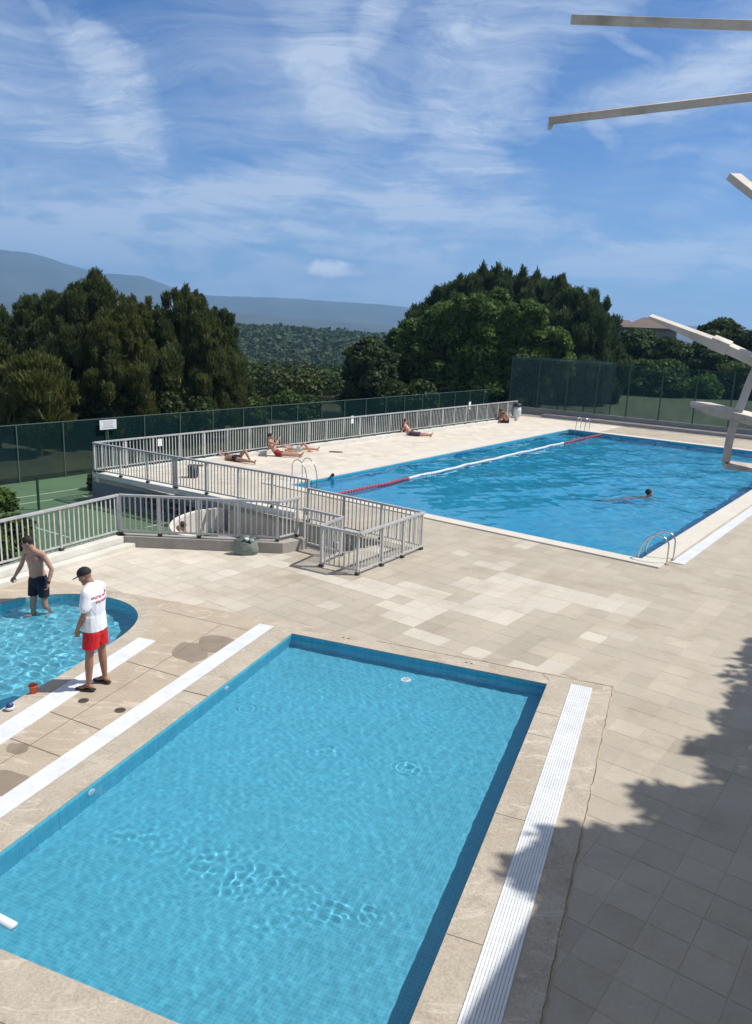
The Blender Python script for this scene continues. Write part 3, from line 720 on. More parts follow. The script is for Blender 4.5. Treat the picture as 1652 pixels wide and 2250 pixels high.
railing(KL0, R8a + Vector((-.02, -.08, 0)), .25, .95, 'railing on the grey kerb just behind the green bag', 5, ends=(True, True))
railing(R8a + Vector((-.02, -.08, 0)), R8b + Vector((.03, -.04, 0)), .25, .95, 'very short railing at the right end of the grey kerb by the steps', 2, ends=(False, True))
dk = (C_mid-C0).normalized()
railing(C0 + Vector((.1, -.06, 0)), C_mid + dk*.35 + Vector((0, 0.1, 0)), .15, .98, 'railing between stairwell and sun deck, sloping across the picture to the lane rope', 8)
railing(C0 + Vector((.12, 0, 0)), C_far + Vector((.1, -.1, 0)), .15, .98, 'very long railing behind the sunbathers at the back of the deck', 26, gap=.13, ends=(False, True))
for rx in (.418,):
    p = (C0 + Vector((.1, -.06, 0))).lerp(C_mid + dk*.35, rx)
    tag(MB().box((p.x, p.y, .15+.475), .05, .05, .93, math.atan2(dk.y, dk.x)).build('post', rail_m), 'extra dark post where two lengths of the sloping railing meet', 'post')
r3 = (C_r-C_mid).normalized()
railing(C_mid + r3*.38 + Vector((-.02, -.03, 0)), C_r, 0, .93, 'railing beside the big pool corner, back side of the gated enclosure', 4)
railing(C_n, C_r, 0, .93, 'railing on the right side of the gated enclosure, nearest the big pool', 4, gap=.11, ends=(False, False))
railing(G_post, C_n, 0, .93, 'short front railing of the gated enclosure between two dark feet', 2, gap=.11)
railing(R6, G_far, 0, .93, 'inner railing above the steps behind the gate', 2, gap=.12)
# gate leaf with lock box
g0 = G_post + Vector((0, .03, .05)); g1 = G_far + Vector((-.02, -.05, .05))
gt = empty('gate', g0, 'narrow railing gate with a lock box, hung on the front corner post', 'gate')
MB().bar(g0 + Vector((0, 0, .86)), g1 + Vector((0, 0, .86)), .05, .05).build('top_rail', railtop_m, gt)
MB().bar(g0 + Vector((0, 0, .06)), g1 + Vector((0, 0, .06)), .035, .035).build('bottom_rail', rail_m, gt)
m = MB(); L = (g1-g0).length; d = (g1-g0)/L; yaw = math.atan2(d.y, d.x)
for k in range(1, 9): p = g0 + d*L*k/9; m.box((p.x, p.y, .50), .03, .012, .80, yaw)
m.build('balusters', rail_m, gt)
for t in (.02, .98): p = g0 + d*L*t; MB().box((p.x, p.y, .48), .035, .035, .86, yaw).build('stile', rail_m, gt)
p = g0 + d*L*.80; lb = MB().box((p.x, p.y, .30), .12, .07, .16, yaw).build('lock_box', pm('lock_steel', (.42, .38, .36), .5), gt, bevel=.008)
q = p - d*.13; MB().box((q.x, q.y, .34), .03, .06, .16, yaw).build('handle', black_m, gt, bevel=.008)

# small white notices fixed to the long railing
def notice(x, y, wd, ht, label):
    ab = (C_far-C0).normalized(); c0 = C0 + Vector((.12, 0, 0)); n_ = Vector((ab.y, -ab.x, 0))
    d = (CX*((x-826)/FPX) - CU*((y-1125)/FPX) + CF); k = -(c0.cross(ab).z)/(d.cross(ab).z)
    k = (Vector((c0.x, c0.y, 0)).cross(ab).z)/(Vector((d.x, d.y, 0)).cross(ab).z); p = Vector((d.x*k, d.y*k, CAMH+d.z*k)) + n_*.03
    o = MB().box(p, wd, .006, ht, math.atan2(ab.y, ab.x)).build('notice_plate', white_m); return tag(o, label, 'notice')
notice(350, 972, .17, .25, 'small white notice plate on the long railing near the stairwell corner')
notice(773, 922, .18, .34, 'narrow white plate near the middle of the long railing')
notice(1031, 891, .2, .4, 'white plate on the far end of the long railing')

# ================================================================== fences
def net_mat(name, col, alpha, scale=90):
    m = bpy.data.materials.new(name); m.use_nodes = True; t = NT(m.node_tree); t.n.clear(); o = t.add('ShaderNodeOutputMaterial')
    df = t.add('ShaderNodeBsdfDiffuse'); df.inputs[0].default_value = (*col, 1); tr = t.add('ShaderNodeBsdfTransparent'); mx = t.add('ShaderNodeMixShader')
    v = t.add('ShaderNodeTexCoord').outputs['Object']; n = t.ramp(t.noise(v, 1.3, 5, .6), [(.3, max(0, alpha-.10)), (.7, min(1, alpha+.10))])
    t.link(n, mx.inputs[0]); t.link(tr.outputs[0], mx.inputs[1]); t.link(df.outputs[0], mx.inputs[2]); t.link(mx.outputs[0], o.inputs[0]); return m
net_m = net_mat('windbreak_net', (.010, .032, .032), .58)
net2_m = net_mat('ball_net', (.016, .045, .048), .46)
net3_m = net_mat('ball_net_double', (.20, .28, .28), .34)
fpost_m = pm('fence_post_paint', (.10, .14, .125), .6)
def net_fence(a, b, z, h, n, mat, pmat, label, pr=.03, name='net_fence'):
    a = Vector((a.x, a.y, z)); b = Vector((b.x, b.y, z)); d = (b-a).normalized(); root = empty(name, a, label, 'fence')
    m = MB(); nz = 6; ns = 40; rr = np.random.RandomState(3)
    for i in range(ns):
        p, q = a.lerp(b, i/ns), a.lerp(b, (i+1)/ns); m.add([p, q, q + Vector((0, 0, h-.02)), p + Vector((0, 0, h-.02))], [(0, 1, 2, 3)])
    m.build('net', mat, root)
    MB().bar(a + Vector((0, 0, h-.01)), b + Vector((0, 0, h-.01)), .02, .025).build('top_wire', pmat, root)
    for k in range(n+1):
        p = a.lerp(b, k/n) - Vector((-d.y, d.x, 0))*.04; MB().tube([p, p + Vector((0, 0, h))], pr, 8).build('post', pmat, root)
    return root
fa = Vector((-12.70, 26.88, 0)); stp = (Vector((-11.57, 28.21, 0))-fa).length
net_fence(fa - fdir*stp*9, fa + fdir*stp*21, COURT_Z, 2.06, 30, net_m, fpost_m, 'green windbreak net fence along the left side of the tennis court', .021)
# tall fence at the far end, on a grey wall
tag(MB().prism(ccw([FW0, FW1, FW1 + Vector((.14, .2, 0)), FW0 + Vector((.14, .2, 0))]), -.02, .42).build('low_wall', pm('grey_wall', (.27, .26, .25), .9, 0, .15, 2)), 'low grey wall under the tall net fence at the far end', 'wall')
tag(MB().prism(ccw([FW0 + Vector((2.2, -1.53, 0)) + Vector((-.5, -.72, 0)), FW1 + Vector((-.5, -.72, 0)), FW1 + Vector((-.08, -.12, 0)), FW0 + Vector((2.2, -1.53, 0)) + Vector((-.08, -.12, 0))]), -.015, .16).build('low_kerb', pm('grey_kerb', (.33, .31, .29), .9, 0, .15, 2)), 'grey kerb in front of the low wall at the far end of the pool', 'kerb')
dgreen = MATS['dark_green_paint']
net_fence(FW0 + Vector((.07, .1, 0)), FW1 + Vector((.07, .1, 0)), .40, 3.0, 18, net2_m, dgreen, 'tall green net fence on the wall at the far end of the pool', .04)
net_fence(FW0 + Vector((.12, .3, 0)), FW0 + Vector((.12, .3, 0)) + Vector((.821, -.571, 0))*6.6, .0, 3.55, 4, net3_m, dgreen, 'lighter doubled net panel at the left end of the tall fence', .03)
# lawn or second court seen through the fence
tag(MB().prism(ccw([FW0 + Vector((-.2, 1.2, 0)), FW1 + Vector((1, 1.2, 0)), Vector((60, 75, 0)), Vector((12, 76, 0))]), -3.0, -.6).build('upper_court', pm('upper_court_green', (.05, .085, .045), .9, 0, .15, .4)), kind='structure')

# sign in front of the left fence
dfe = lambda x, y: (lambda d: (lambda k: Vector((d.x*k, d.y*k, CAMH+d.z*k)))((Vector((fa.x, fa.y, 0)).cross(fdir).z)/(Vector((d.x, d.y, 0)).cross(fdir).z)))(CX*((x-826)/FPX) - CU*((y-1125)/FPX) + CF)
s0, s1, s2 = dfe(215.5, 944), dfe(252, 941), dfe(215.5, 923)
fn = Vector((fdir.y, -fdir.x, 0)); c = (s0+s1)/2 + Vector((0, 0, (s2-s0).length/2)) + fn*.12
wd = (s1-s0).length; ht = (s2-s0).length; yaw = math.atan2(fdir.y, fdir.x)
sg = empty('court_sign', (c.x, c.y, COURT_Z), 'white rectangular sign with grey lines of writing in front of the green net', 'sign')
MB().box(c, wd, .02, ht, yaw).build('board', white_m, sg)
MB().tube([Vector((c.x, c.y, COURT_Z)) - fn*.04, Vector((c.x, c.y, c.z)) - fn*.04], .025, 8).build('post', fpost_m, sg)
m = MB()
for i, (w_, zz_) in enumerate([(.62, .30), (.52, .08), (.60, -.12), (.70, -.30)]):
    m.box(c + fn*.012 + Vector((0, 0, zz_*ht)), wd*w_, .004, ht*.07, yaw)
m.build('writing', pm('sign_grey', (.42, .42, .44), .6), sg)

# ================================================================== pool fittings
def lane_rope():
    a, b = 0.05, BL-.05; root = empty('lane_rope', A2(a, 9.62, -.03), 'floating lane rope, red at both ends and white in the middle, across the big pool', 'lane rope')
    redm = pm('float_red', (.42, .07, .09), .5); wh = pm('float_white', (.80, .80, .80), .4)
    MB().tube([A2(a, 9.6, -.03), A2(b, 9.6, -.03)], .01, 6).build('cable', steel_m, root)
    segs = [('red_floats', redm, 0.05, 4.1), ('white_floats', wh, 4.1, 17.2), ('red_floats', redm, 17.2, 21.95)]
    for nm, mt, s0_, s1_ in segs:
        m = MB(); k = s0_
        while k < s1_-.12:
            wob = lambda q: .03*math.sin(q*1.7)+.02*math.sin(q*4.1)
            m.tube([A2(k, 9.6+wob(k), -.03), A2(k+.01, 9.6+wob(k), -.03), A2(k+.115, 9.6+wob(k+.1), -.03), A2(k+.125, 9.6+wob(k+.1), -.03)], [.03, .052, .052, .03], 8); k += .14
        m.build(nm, mt, root)
lane_rope()
def ladder(p, out, along, label, hh=.78, reach=.62, wid=.5):
    """two bent tubes over the pool edge with steps below"""
    root = empty('pool_ladder', p, label, 'pool ladder', 'steel pool ladders')
    for s in (-1, 1):
        b = p + along*s*wid/2; pts = []
        pts += [b - out*.52, b - out*.52 + Vector((0, 0, hh*.62)), b - out*.50 + Vector((0, 0, hh*.78)), b - out*.42 + Vector((0, 0, hh*.93)), b - out*.28 + Vector((0, 0, hh)), b - out*.12 + Vector((0, 0, hh*.93)), b + out*.04 + Vector((0, 0, hh*.68)), b + out*.13 + Vector((0, 0, hh*.30)), b + out*.15 + Vector((0, 0, -.1)), b + out*.15 + Vector((0, 0, -.9))]
        o = MB().tube(catmull(pts, 3, False) + [pts[-1]],   .018, 10).build('rail', steel_m, root, True)
        MB().tube([b - out*.52 + Vector((0, 0, .003)), b - out*.52 + Vector((0, 0, .03))], .045, 12).build('flange', steel_m, root)
    for k in range(4): MB().bar(p + out*.15 - along*wid/2 + Vector((0, 0, -.18-k*.27)), p + out*.15 + along*wid/2 + Vector((0, 0, -.18-k*.27)), .08, .025).build('step', steel_m, root)
    return root
ladder(A2(.30, -.06), v2, u2, 'steel pool ladder at the near right corner of the big pool', .66)
ladder(A2(.95, BW), -v2, u2, 'steel pool ladder at the left side of the big pool, seen above the railing', .72)
ladder(A2(BL, BW-.7), -u2, v2, 'steel pool ladder at the far end of the big pool by the lane rope', .72)
# inlet on the left coping of the big pool
tag(MB().tube([at(731, 1043.5, .035), at(731, 1043.5, .14)], .06, 10).build('edge_bollard', black_m), 'small dark knob on the left edge of the big pool', 'knob')

def disc(name, p, r, h, mat, label, cat, group=None, n=28, bv=.003):
    m = MB().tube([p, p + Vector((0, 0, h))], r, n); o = m.build(name, mat, bevel=bv); return tag(o, label, cat, group)
def floor_inlet(x, y, label, z):
    p = at(x, y, -.12); p = Vector((p.x, p.y, z)); root = empty('pool_inlet', p, label, 'pool inlet', 'white pool inlets')
    m = MB().tube([p, p + Vector((0, 0, .012)), p + Vector((0, 0, .014))], [.085, .085, .07], 24); o = m.build('rim', white_m, root)
    o2 = MB().tube([p + Vector((0, 0, .015)), p + Vector((0, 0, .02))], .045, 18).build('cap', MATS['grate_channel'], root)
    o.cycles.is_caustics_receiver = True; o2.cycles.is_caustics_receiver = True
floor_inlet(892, 1482, 'round white inlet on the far part of the near pool floor', -.42)
# wall inlets along the left wall of the near pool
for (x, y, lab) in [(204, 1743, 'round white wall inlet low on the left wall of the near pool, the nearer one'), (499, 1515, 'small round white wall inlet on the left wall of the near pool, the farther one')]:
    p = at(x, y, -.10); a = (p-O1).dot(u1); q = A1(a, 4.325, -.13); root = empty('pool_inlet', q, lab, 'pool inlet', 'white pool inlets')
    o = MB().tube([q, q - v1*.014], .055, 20).build('rim', white_m, root); o2 = MB().tube([q - v1*.015, q - v1*.02], .03, 16).build('cap', MATS['grate_channel'], root)
    o.cycles.is_caustics_receiver = True; o2.cycles.is_caustics_receiver = True
# round drain covers on the slab
def drain(x, y, r, label):
    p = at(x, y); root = empty('drain_cover', p, label, 'drain cover', 'dark round drain covers')
    MB().tube([p + Vector((0, 0, .002)), p + Vector((0, 0, .008))], r, 26).build('ring', pm('drain_metal', (.16, .13, .10), .6, .5) if 'drain_metal' not in MATS else MATS['drain_metal'], root, bevel=.002)
    m = MB()
    for k in range(-2, 3): m.box((p.x + k*r*.3, p.y, .010), r*.12, r*1.1*math.sqrt(max(.1, 1-(k*.33)**2)), .003)
    m.build('slots', black_m, root)
drain(183.5, 1540, .072, 'small dark round drain cover nearer the feet of the man in red shorts')
drain(264, 1561, .075, 'small dark round drain cover nearer the long white grate')
# anchor sockets and cleats in the coping
for (x, y, lab) in [(760, 1402, 'pair of dark anchor sockets in the far coping, nearer the left corner'), (1030, 1457, 'pair of dark anchor sockets in the far coping, nearer the right corner')]:
    p = at(x, y, .012); m = MB()
    for s in (-.045, .045):
        c_ = p - v1*s; m.tube([c_ - Vector((0, 0, .002)), c_ + Vector((0, 0, .004))], .016, 12)
    tag(m.build('anchor_socket', black_m), lab, 'socket', 'coping anchor sockets')
# coping joint and hairline cracks as real grooves of dark mortar
jn = MB()
def joint(pts, wdt=.010, z=.0125):
    for a, b in zip(pts[:-1], pts[1:]):
        d = (b-a).normalized(); nn_ = Vector((-d.y, d.x, 0))*wdt/2; P = [a-nn_, b-nn_, b+nn_, a+nn_]; jn.prism(ccw(P), z-.003, z+.0025)
def wob(a, b, n=9, amp=.012):
    d = (b-a); nn_ = Vector((-d.y, d.x, 0)).normalized(); return [a + d*i/n + nn_*random.uniform(-amp, amp) for i in range(n+1)]
joint([A1(-2.55, 4.73), A1(-2.55, 4.33)], .022)
joint(wob(A1(.10, -.02), A1(.34, .12)), .006); joint(wob(A1(.345, -.935), A1(.345, 2.9), 40, .010), .004); joint(wob(A1(.345, -.935), A1(-7.5, -.935), 80, .012), .004)
joint(wob(A1(-.95, -.01), A1(-.98, -.33)), .006)
for a in (-1.6, -3.5, -5.4): joint([A1(a, -.34), A1(a, -.01)], .005)
SJ = .003
joint([A1(-2.2, 5.05), A1(-2.1, 6.1)], .012, SJ); joint([A1(-3.9, 5.04), A1(-3.8, 6.05)], .014, SJ); joint([A1(-.2, 5.6), A1(-5.2, 5.55)], .006, SJ); joint([A1(-.2, 5.05), A1(-.1, 6.9)], .006, SJ)
joint([A1(-4.6, 5.05), A1(-4.5, 6.3)], .012, SJ)
tag(jn.build('mortar_joints', pm('dark_mortar', (.17, .14, .105), .95)), kind='structure')
# damp patches on the slab
def patch(name, P, z, mat):
    c = sum(P, Vector())/len(P); P2 = catmull(P, 5); tag(MB().prism(ccw(P2), z-.0015, z+.0012).build(name, mat), kind='structure')
damp_m = pm('damp_concrete', (.27, .22, .16), .55, 0, .15, 4)
def ell(cx, cy, rx, ry, sd, z=0): 
    random.seed(sd); return [at(cx + rx*math.cos(t)*random.uniform(.85, 1.12), cy + ry*math.sin(t)*random.uniform(.85, 1.12), z) for t in [i*math.pi/6 for i in range(12)]]
patch('damp_patch', ell(420, 1433, 40, 22, 1), .0035, damp_m); patch('damp_patch', ell(478, 1415, 42, 20, 2), .0058, damp_m)
patch('damp_patch', ell(15, 1722, 55, 28, 3), .0035, damp_m); patch('damp_patch', ell(38, 1645, 26, 12, 4), .0035, damp_m)

# ================================================================== loose things
def lathe(prof, c, n=20, tilt=None):
    m = MB(); b = 0
    for r, z in prof:
        for k in range(n): a = 2*math.pi*k/n; m.v.append((c[0]+r*math.cos(a), c[1]+r*math.sin(a), c[2]+z))
    for i in range(len(prof)-1):
        for k in range(n): m.f.append((i*n+k, i*n+(k+1) % n, (i+1)*n+(k+1) % n, (i+1)*n+k))
    m.f.append(tuple(reversed(range(n)))); m.f.append(tuple((len(prof)-1)*n+k for k in range(n))); return m
# red toy bucket on the coping and small blue-and-white toy
p = at(74, 1522, .012); t_ = empty('toy_bucket', p, 'small orange red toy bucket on the edge of the round pool', 'toy')
lathe([(.045, 0), (.062, .10), (.066, .10), (.066, .115), (.056, .11), (.042, .02)], p).build('bucket', pm('toy_red', (.72, .13, .06), .4), t_, True)
MB().tube([p + Vector((.064*math.cos(a), 0, .10 + .05*math.sin(a))) for a in [math.pi*i/8 for i in range(9)]], .005, 6).build('handle', MATS['toy_red'], t_)
p = at(22, 1560, .012); t_ = empty('toy_boat', p, 'tiny white toy with a dark blue top at the left edge of the round pool', 'toy')
lathe([(.03, 0), (.055, .02), (.06, .045), (.05, .05)], p).build('hull', white_m, t_, True)
lathe([(.045, .05), (.05, .07), (.035, .10), (.01, .115)], p).build('cabin', pm('toy_blue', (.03, .06, .20), .4), t_, True)
# white foam noodle floating
a, b = at(-60, 1992, -.035), at(31, 2036, -.035); o = MB().tube([a, a.lerp(b, .5) + Vector((0, 0, .01)), b], .040, 16).build('foam_noodle', white_m, None, True); tag(o, 'end of a white foam noodle floating at the left edge of the near pool', 'pool noodle')
# plastic flip-flop left on the deck
p = at(738, 993.5, .002); o = MB().prism([p + Vector((.28*math.cos(t), .10*math.sin(t), 0)) for t in [i*math.pi/8 for i in range(16)]], .0, .03).build('flip_flop', pm('sandal_brown', (.10, .07, .045), .8)); tag(o, 'dark flip-flop lying on the deck past the feet of the couple', 'sandal')

# tote bag by the kerb
def tote(p, yaw):
    root = empty('beach_bag', p, 'grey green soft beach bag standing open in front of the grey kerb', 'bag')
    gm = pm('bag_cloth', (.20, .235, .20), .9, 0, .25, 12, .5, 60); m = MB(); n = 28; rr = np.random.RandomState(5); prof = [(.0, 0), (.85, 0), (1.0, .05), (1.03, .14), (.97, .24), (.90, .31), (.86, .33), (.80, .28), (.78, .12)]
    for i, (r, z) in enumerate(prof):
        for k in range(n):
            a = 2*math.pi*k/n; q = 1 + .05*math.sin(3*a+i) + .04*math.sin(7*a+i*.7); x, y = .27*r*q*math.cos(a), .15*r*q*math.sin(a)
            m.v.append((p.x + x*math.cos(yaw)-y*math.sin(yaw), p.y + x*math.sin(yaw)+y*math.cos(yaw), p.z + z + (.05*math.sin(2*a+.6) if i > 3 else 0)))
    for i in range(len(prof)-1):
        for k in range(n): m.f.append((i*n+k, i*n+(k+1) % n, (i+1)*n+(k+1) % n, (i+1)*n+k))
    m.f.append(tuple((len(prof)-1)*n+k for k in range(n)))
    m.build('body', gm, root, True)
    for s, h in ((-1, .16), (1, .11)):
        pts = [p + Vector((.13*math.cos(a)*math.cos(yaw) - s*.12*math.sin(yaw), .13*math.cos(a)*math.sin(yaw) + s*.12*math.cos(yaw), .28 + h*math.sin(a))) for a in [math.pi*i/10 for i in range(11)]]
        MB().tube(pts, .012, 6).build('strap', gm, root, True)
    for (dx, dy, dz, r, nm, mt) in [(-.14, 0, .31, .09, 'dark_towel', black_m), (.02, .02, .34, .07, 'white_towel', white_m), (.14, -.02, .31, .065, 'green_towel', pm('towel_green', (.25, .38, .34), .95))]:
        c_ = p + Vector((dx*math.cos(yaw)-dy*math.sin(yaw), dx*math.sin(yaw)+dy*math.cos(yaw), dz))
        m = MB(); nn_ = 12
        for i in range(8):
            ph = math.pi*i/7
            for k in range(nn_):
                a = 2*math.pi*k/nn_; q = r*(1+.22*math.sin(3*a+i*1.3+dx*9)); m.v.append((c_.x+q*math.sin(ph)*math.cos(a), c_.y+q*math.sin(ph)*math.sin(a), c_.z+q*.8*math.cos(ph)))
        for i in range(7):
            for k in range(nn_): m.f.append((i*nn_+k, (i+1)*nn_+k, (i+1)*nn_+(k+1) % nn_, i*nn_+(k+1) % nn_))
        m.build(nm, mt, root, True)
tote(at(540, 1217), R(6))
# bins
def bin_(p, label, r=.17, h=.42, bag=False, z=0):
    root = empty('litter_bin', p, label, 'bin')
    if bag:
        lathe([(r*.75, .2), (r*1.05, .3), (r*1.12, .55), (r*1.0, .82)], p, 18).build('bag', pm('bin_bag', (.62, .64, .60), .5), root, True)
        lathe([(r*1.1, .82), (r*1.15, .86), (r*1.1, .96), (r*.6, 1.02)], p, 18).build('lid', black_m, root, True)
        MB().box(p + Vector((-r-.04, 0, .5)), .05, .05, 1.0).build('post', black_m, root)
    else:
        lathe([(r*.85, .0), (r, .05), (r, h), (r*.9, h), (r*.86, .1)], p, 18).build('drum', black_m, root, True)
        MB().box(p + Vector((r*.9, .1, h-.03)), .34, .12, .05, .3).build('bracket', pm('bracket_grey', (.12, .12, .12), .6), root)
bin_(at(424, 1049), 'black bin on the sun deck seen through the sloping railing')
bin_(C_far + Vector((.05, -.45, 0)), 'bin with a pale bag and black lid at the far end of the long railing', bag=True, r=.22)

# ================================================================== white beam structure beside the photographer's terrace
def beam_structure():
    Y0 = 4.3; root = empty('beam_frame', atd(1740, 1000, Y0), 'white painted steel frame of crossing box beams jutting in from the right edge of the picture', 'steel frame')
    Q = lambda x, y, d=Y0: atd(x, y, d)
    def bm(name, a, b, w0, h0, par=root): return MB().bar(a, b, w0, h0, up=(.1, -.35, 1)).build(name, beam_m, par, bevel=.004)
    far = 3.2
    bm('beam', Q(1255, 43, 4.6), Q(1255, 43, 4.6) + (Q(1700, 58, 4.35)-Q(1255, 43, 4.6))*2.2, .06, .046)
    bm('beam', Q(1206, 265, 4.5), Q(1206, 265, 4.5) + (Q(1700, 207, 4.2)-Q(1206, 265, 4.5))*2.0, .06, .040)
    MB().box(Q(1209, 270, 4.5) + Vector((0, 0, -.014)), .02, .05, .03).build('end_bracket', beam_m, root)
    bm('beam', Q(1611, 388, 4.0), Q(1611, 388, 4.0) + (Q(1700, 458, 3.8)-Q(1611, 388, 4.0))*4.5, .08, .035)
    # tapered arm with a sleeve
    a, k, b = Q(1428, 695, 4.6), Q(1575, 755, 4.4), Q(1700, 812, 4.2)
    m = MB(); d = (k-a).normalized(); sd = d.cross(Vector((.1, -.35, 1))).normalized(); up = sd.cross(d)
    vs = [a + sd*i*.03 + up*j for i, j in ((-1, -.008), (1, -.008), (1, .008), (-1, .008))] + [k + sd*i*.034 + up*j for i, j in ((-1, -.030), (1, -.030), (1, .024), (-1, .024))]
    m.add(vs, [(0, 1, 2, 3), (7, 6, 5, 4), (1, 0, 4, 5), (2, 1, 5, 6), (3, 2, 6, 7), (0, 3, 7, 4)]); m.build('tapered_arm', beam_m, root, bevel=.003)
    bm('sleeve', k - d*.03, k + d*.07, .076, .066)
    bm('beam', k + d*.06, k + (b-k)*4.2, .066, .050)
    # lower arm crossing the leg
    a, b = Q(1517, 888, 4.35), Q(1700, 932, 4.25); d = (b-a).normalized(); sd = d.cross(Vector((.1, -.35, 1))).normalized(); up = sd.cross(d)
    m = MB(); e = a + d*.10; f = a + (b-a)*3.6
    vs = [a + sd*i*.03 + up*j for i, j in ((-1, -.003), (1, -.003), (1, .008), (-1, .008))] + [e + sd*i*.036 + up*j for i, j in ((-1, -.024), (1, -.024), (1, .024), (-1, .024))] + [f + sd*i*.036 + up*j for i, j in ((-1, -.034), (1, -.034), (1, .034), (-1, .034))]
    fs = [(0, 1, 2, 3)] + [tuple(x+o for x in q) for o in (0, 4) for q in ((1, 0, 4, 5), (2, 1, 5, 6), (3, 2, 6, 7), (0, 3, 7, 4))] + [(11, 10, 9, 8)]
    m.add(vs, fs); m.build('lower_arm', beam_m, root, bevel=.003)
    # bent leg closing at the bottom
    pts = [Q(1760, 620), Q(1695, 745), Q(1655, 822), Q(1630, 885), Q(1611, 935), Q(1601, 975), Q(1595, 1014)]
    P = catmull(pts, 4, False) + [pts[-1]]; m = MB(); n0 = None
    for i, p in enumerate(P):
        t = (P[min(i+1, len(P)-1)]-P[max(i-1, 0)]).normalized(); vw = (Vector((0, 0, CAMH))-p).normalized(); s_ = t.cross(vw).normalized(); o_ = s_.cross(t)
        m.v += [tuple(p + s_*a_*.021 + o_*b_*.030) for a_, b_ in ((-1, -1), (1, -1), (1, 1), (-1, 1))]
        if i:
            for q in range(4): m.f.append(((i-1)*4+q, (i-1)*4+(q+1) % 4, i*4+(q+1) % 4, i*4+q))
    m.f += [(3, 2, 1, 0), tuple(len(m.v)-4+q for q in range(4))]
    o = m.build('leg', beam_m, root, bevel=.003)
    bm('foot_beam', Q(1590, 1020), Q(1590, 1020) + (Q(1700, 1035)-Q(1590, 1020))*3.2, .060, .030)
    # mast outside the picture that carries them all
    MB().bar(Vector((3.35, 4.1, 0)), Vector((3.35, 4.1, 7.4)), .14, .14).build('mast', beam_m, root, bevel=.006)
beam_structure()

# building whose roof edge throws the straight shadow at the lower right
e0 = Vector((4.55, 4.9, 0)); ed = Vector((math.cos(R(57.5)), math.sin(R(57.5)), 0)); en = Vector((ed.y, -ed.x, 0))
hb = 5.0; q0 = Vector((1.54 + hb*.7106*.9986, 6.02 + hb*.7106*.0523, 0))
P = [q0 + ed*1.2, q0 - ed*9, q0 - ed*9 + en*9, q0 + ed*1.2 + en*9]
bd = empty('pool_house', q0, 'pool house outside the right edge, its roof edge throws the straight shadow', 'building')
MB().prism(ccw([P[0] + en*.5 - ed*.5, P[1] + en*.5, P[2] - en*.5, P[3] - en*.5 - ed*.5]), 0, hb-.25).build('wall', pm('house_render', (.55, .52, .45), .85, 0, .08, 1), bd)
MB().prism(ccw(P), hb-.25, hb).build('roof', wallconc_m, bd)

# ================================================================== trees
def leaf_mat(name, c1, c2, c3, trans=.35):
    m = bpy.data.materials.new(name); m.use_nodes = True; t = NT(m.node_tree); t.n.clear(); o = t.add('ShaderNodeOutputMaterial')
    a = t.add('ShaderNodeVertexColor'); a.layer_name = 'Col'; v = t.add('ShaderNodeTexCoord').outputs['Object']
    n = t.noise(v, .9, 4, .6)
    c = t.ramp(n, [(.3, c1), (.55, c2), (.72, c3)])
    c = t.mix(1.0, c, a.outputs[0], 'MULTIPLY')
    d = t.add('ShaderNodeBsdfPrincipled'); d.inputs['Roughness'].default_value = .6; d.inputs['Specular IOR Level'].default_value = .25; t.link(c, d.inputs['Base Color'])
    tl = t.add('ShaderNodeBsdfTranslucent'); t.link(c, tl.inputs[0]); mx = t.add('ShaderNodeMixShader'); mx.inputs[0].default_value = trans
    t.link(d.outputs[0], mx.inputs[1]); t.link(tl.outputs[0], mx.inputs[2]); t.link(mx.outputs[0], o.inputs[0]); return m
pine_m = leaf_mat('pine_needles', (.056, .078, .026), (.098, .122, .040), (.165, .175, .058), .4)
pine2_m = leaf_mat('pine_needles_dark', (.050, .080, .030), (.075, .110, .040), (.110, .145, .052), .4)
broad_m = leaf_mat('broad_leaves', (.052, .10, .022), (.10, .165, .034), (.19, .235, .05), .4)
dark_leaf_m = leaf_mat('dark_leaves', (.032, .055, .018), (.055, .088, .026), (.095, .135, .040), .35)
bark_m = pm('bark', (.10, .075, .055), .95, 0, .3, 6, .6, 25)

def leaves(rng, centers, radii, n_per, size, style, density=1.0, sink=.55):
    """leaf-sized faces through lobes. returns V (quads*4,3), tone"""
    Vs = []; Ts = []
    for (c, r, n) in zip(centers, radii, n_per):
        u = rng.randn(n, 3); u /= np.linalg.norm(u, axis=1)[:, None]
        rad = 1 - sink*rng.rand(n)**1.8
        # lumpy outline
        lump = 1 + .16*np.sin(u[:, 0]*5+c[0]*3)*np.cos(u[:, 1]*6+c[1]) + .12*np.sin(u[:, 2]*7+c[2]*2)
        P = np.array(c) + u*np.array(r)*(rad*lump)[:, None]
        if style == 'pine':       # upswept tufts
            ax = u*np.array([.7, .7, .2]) + np.array([0, 0, 1.1]) + .38*rng.randn(n, 3); ax /= np.linalg.norm(ax, axis=1)[:, None]
            L = size*(.8+1.1*rng.rand(n)); W = L*.11
        else:
            ax = u*.5 + .9*rng.randn(n, 3); ax[:, 2] -= .25; ax /= np.linalg.norm(ax, axis=1)[:, None]
            L = size*(.6+.8*rng.rand(n)); W = L*.42
        sd = np.cross(ax, u + .6*rng.randn(n, 3)); sd /= np.linalg.norm(sd, axis=1)[:, None] + 1e-9
        a = P - ax*L[:, None]*.5; b = P + ax*L[:, None]*.5
        if style == 'pine':
            q = np.stack([a - sd*W[:, None], a + sd*W[:, None], b + sd*W[:, None]*.5, b - sd*W[:, None]*.5], 1)
        else:
            mid = P + sd*0
            q = np.stack([a, mid + sd*W[:, None], b, mid - sd*W[:, None]], 1)
        Vs.append(q.reshape(-1, 3)); Ts.append(.75 + .5*rng.rand(n))
    return np.concatenate(Vs), np.concatenate(Ts)
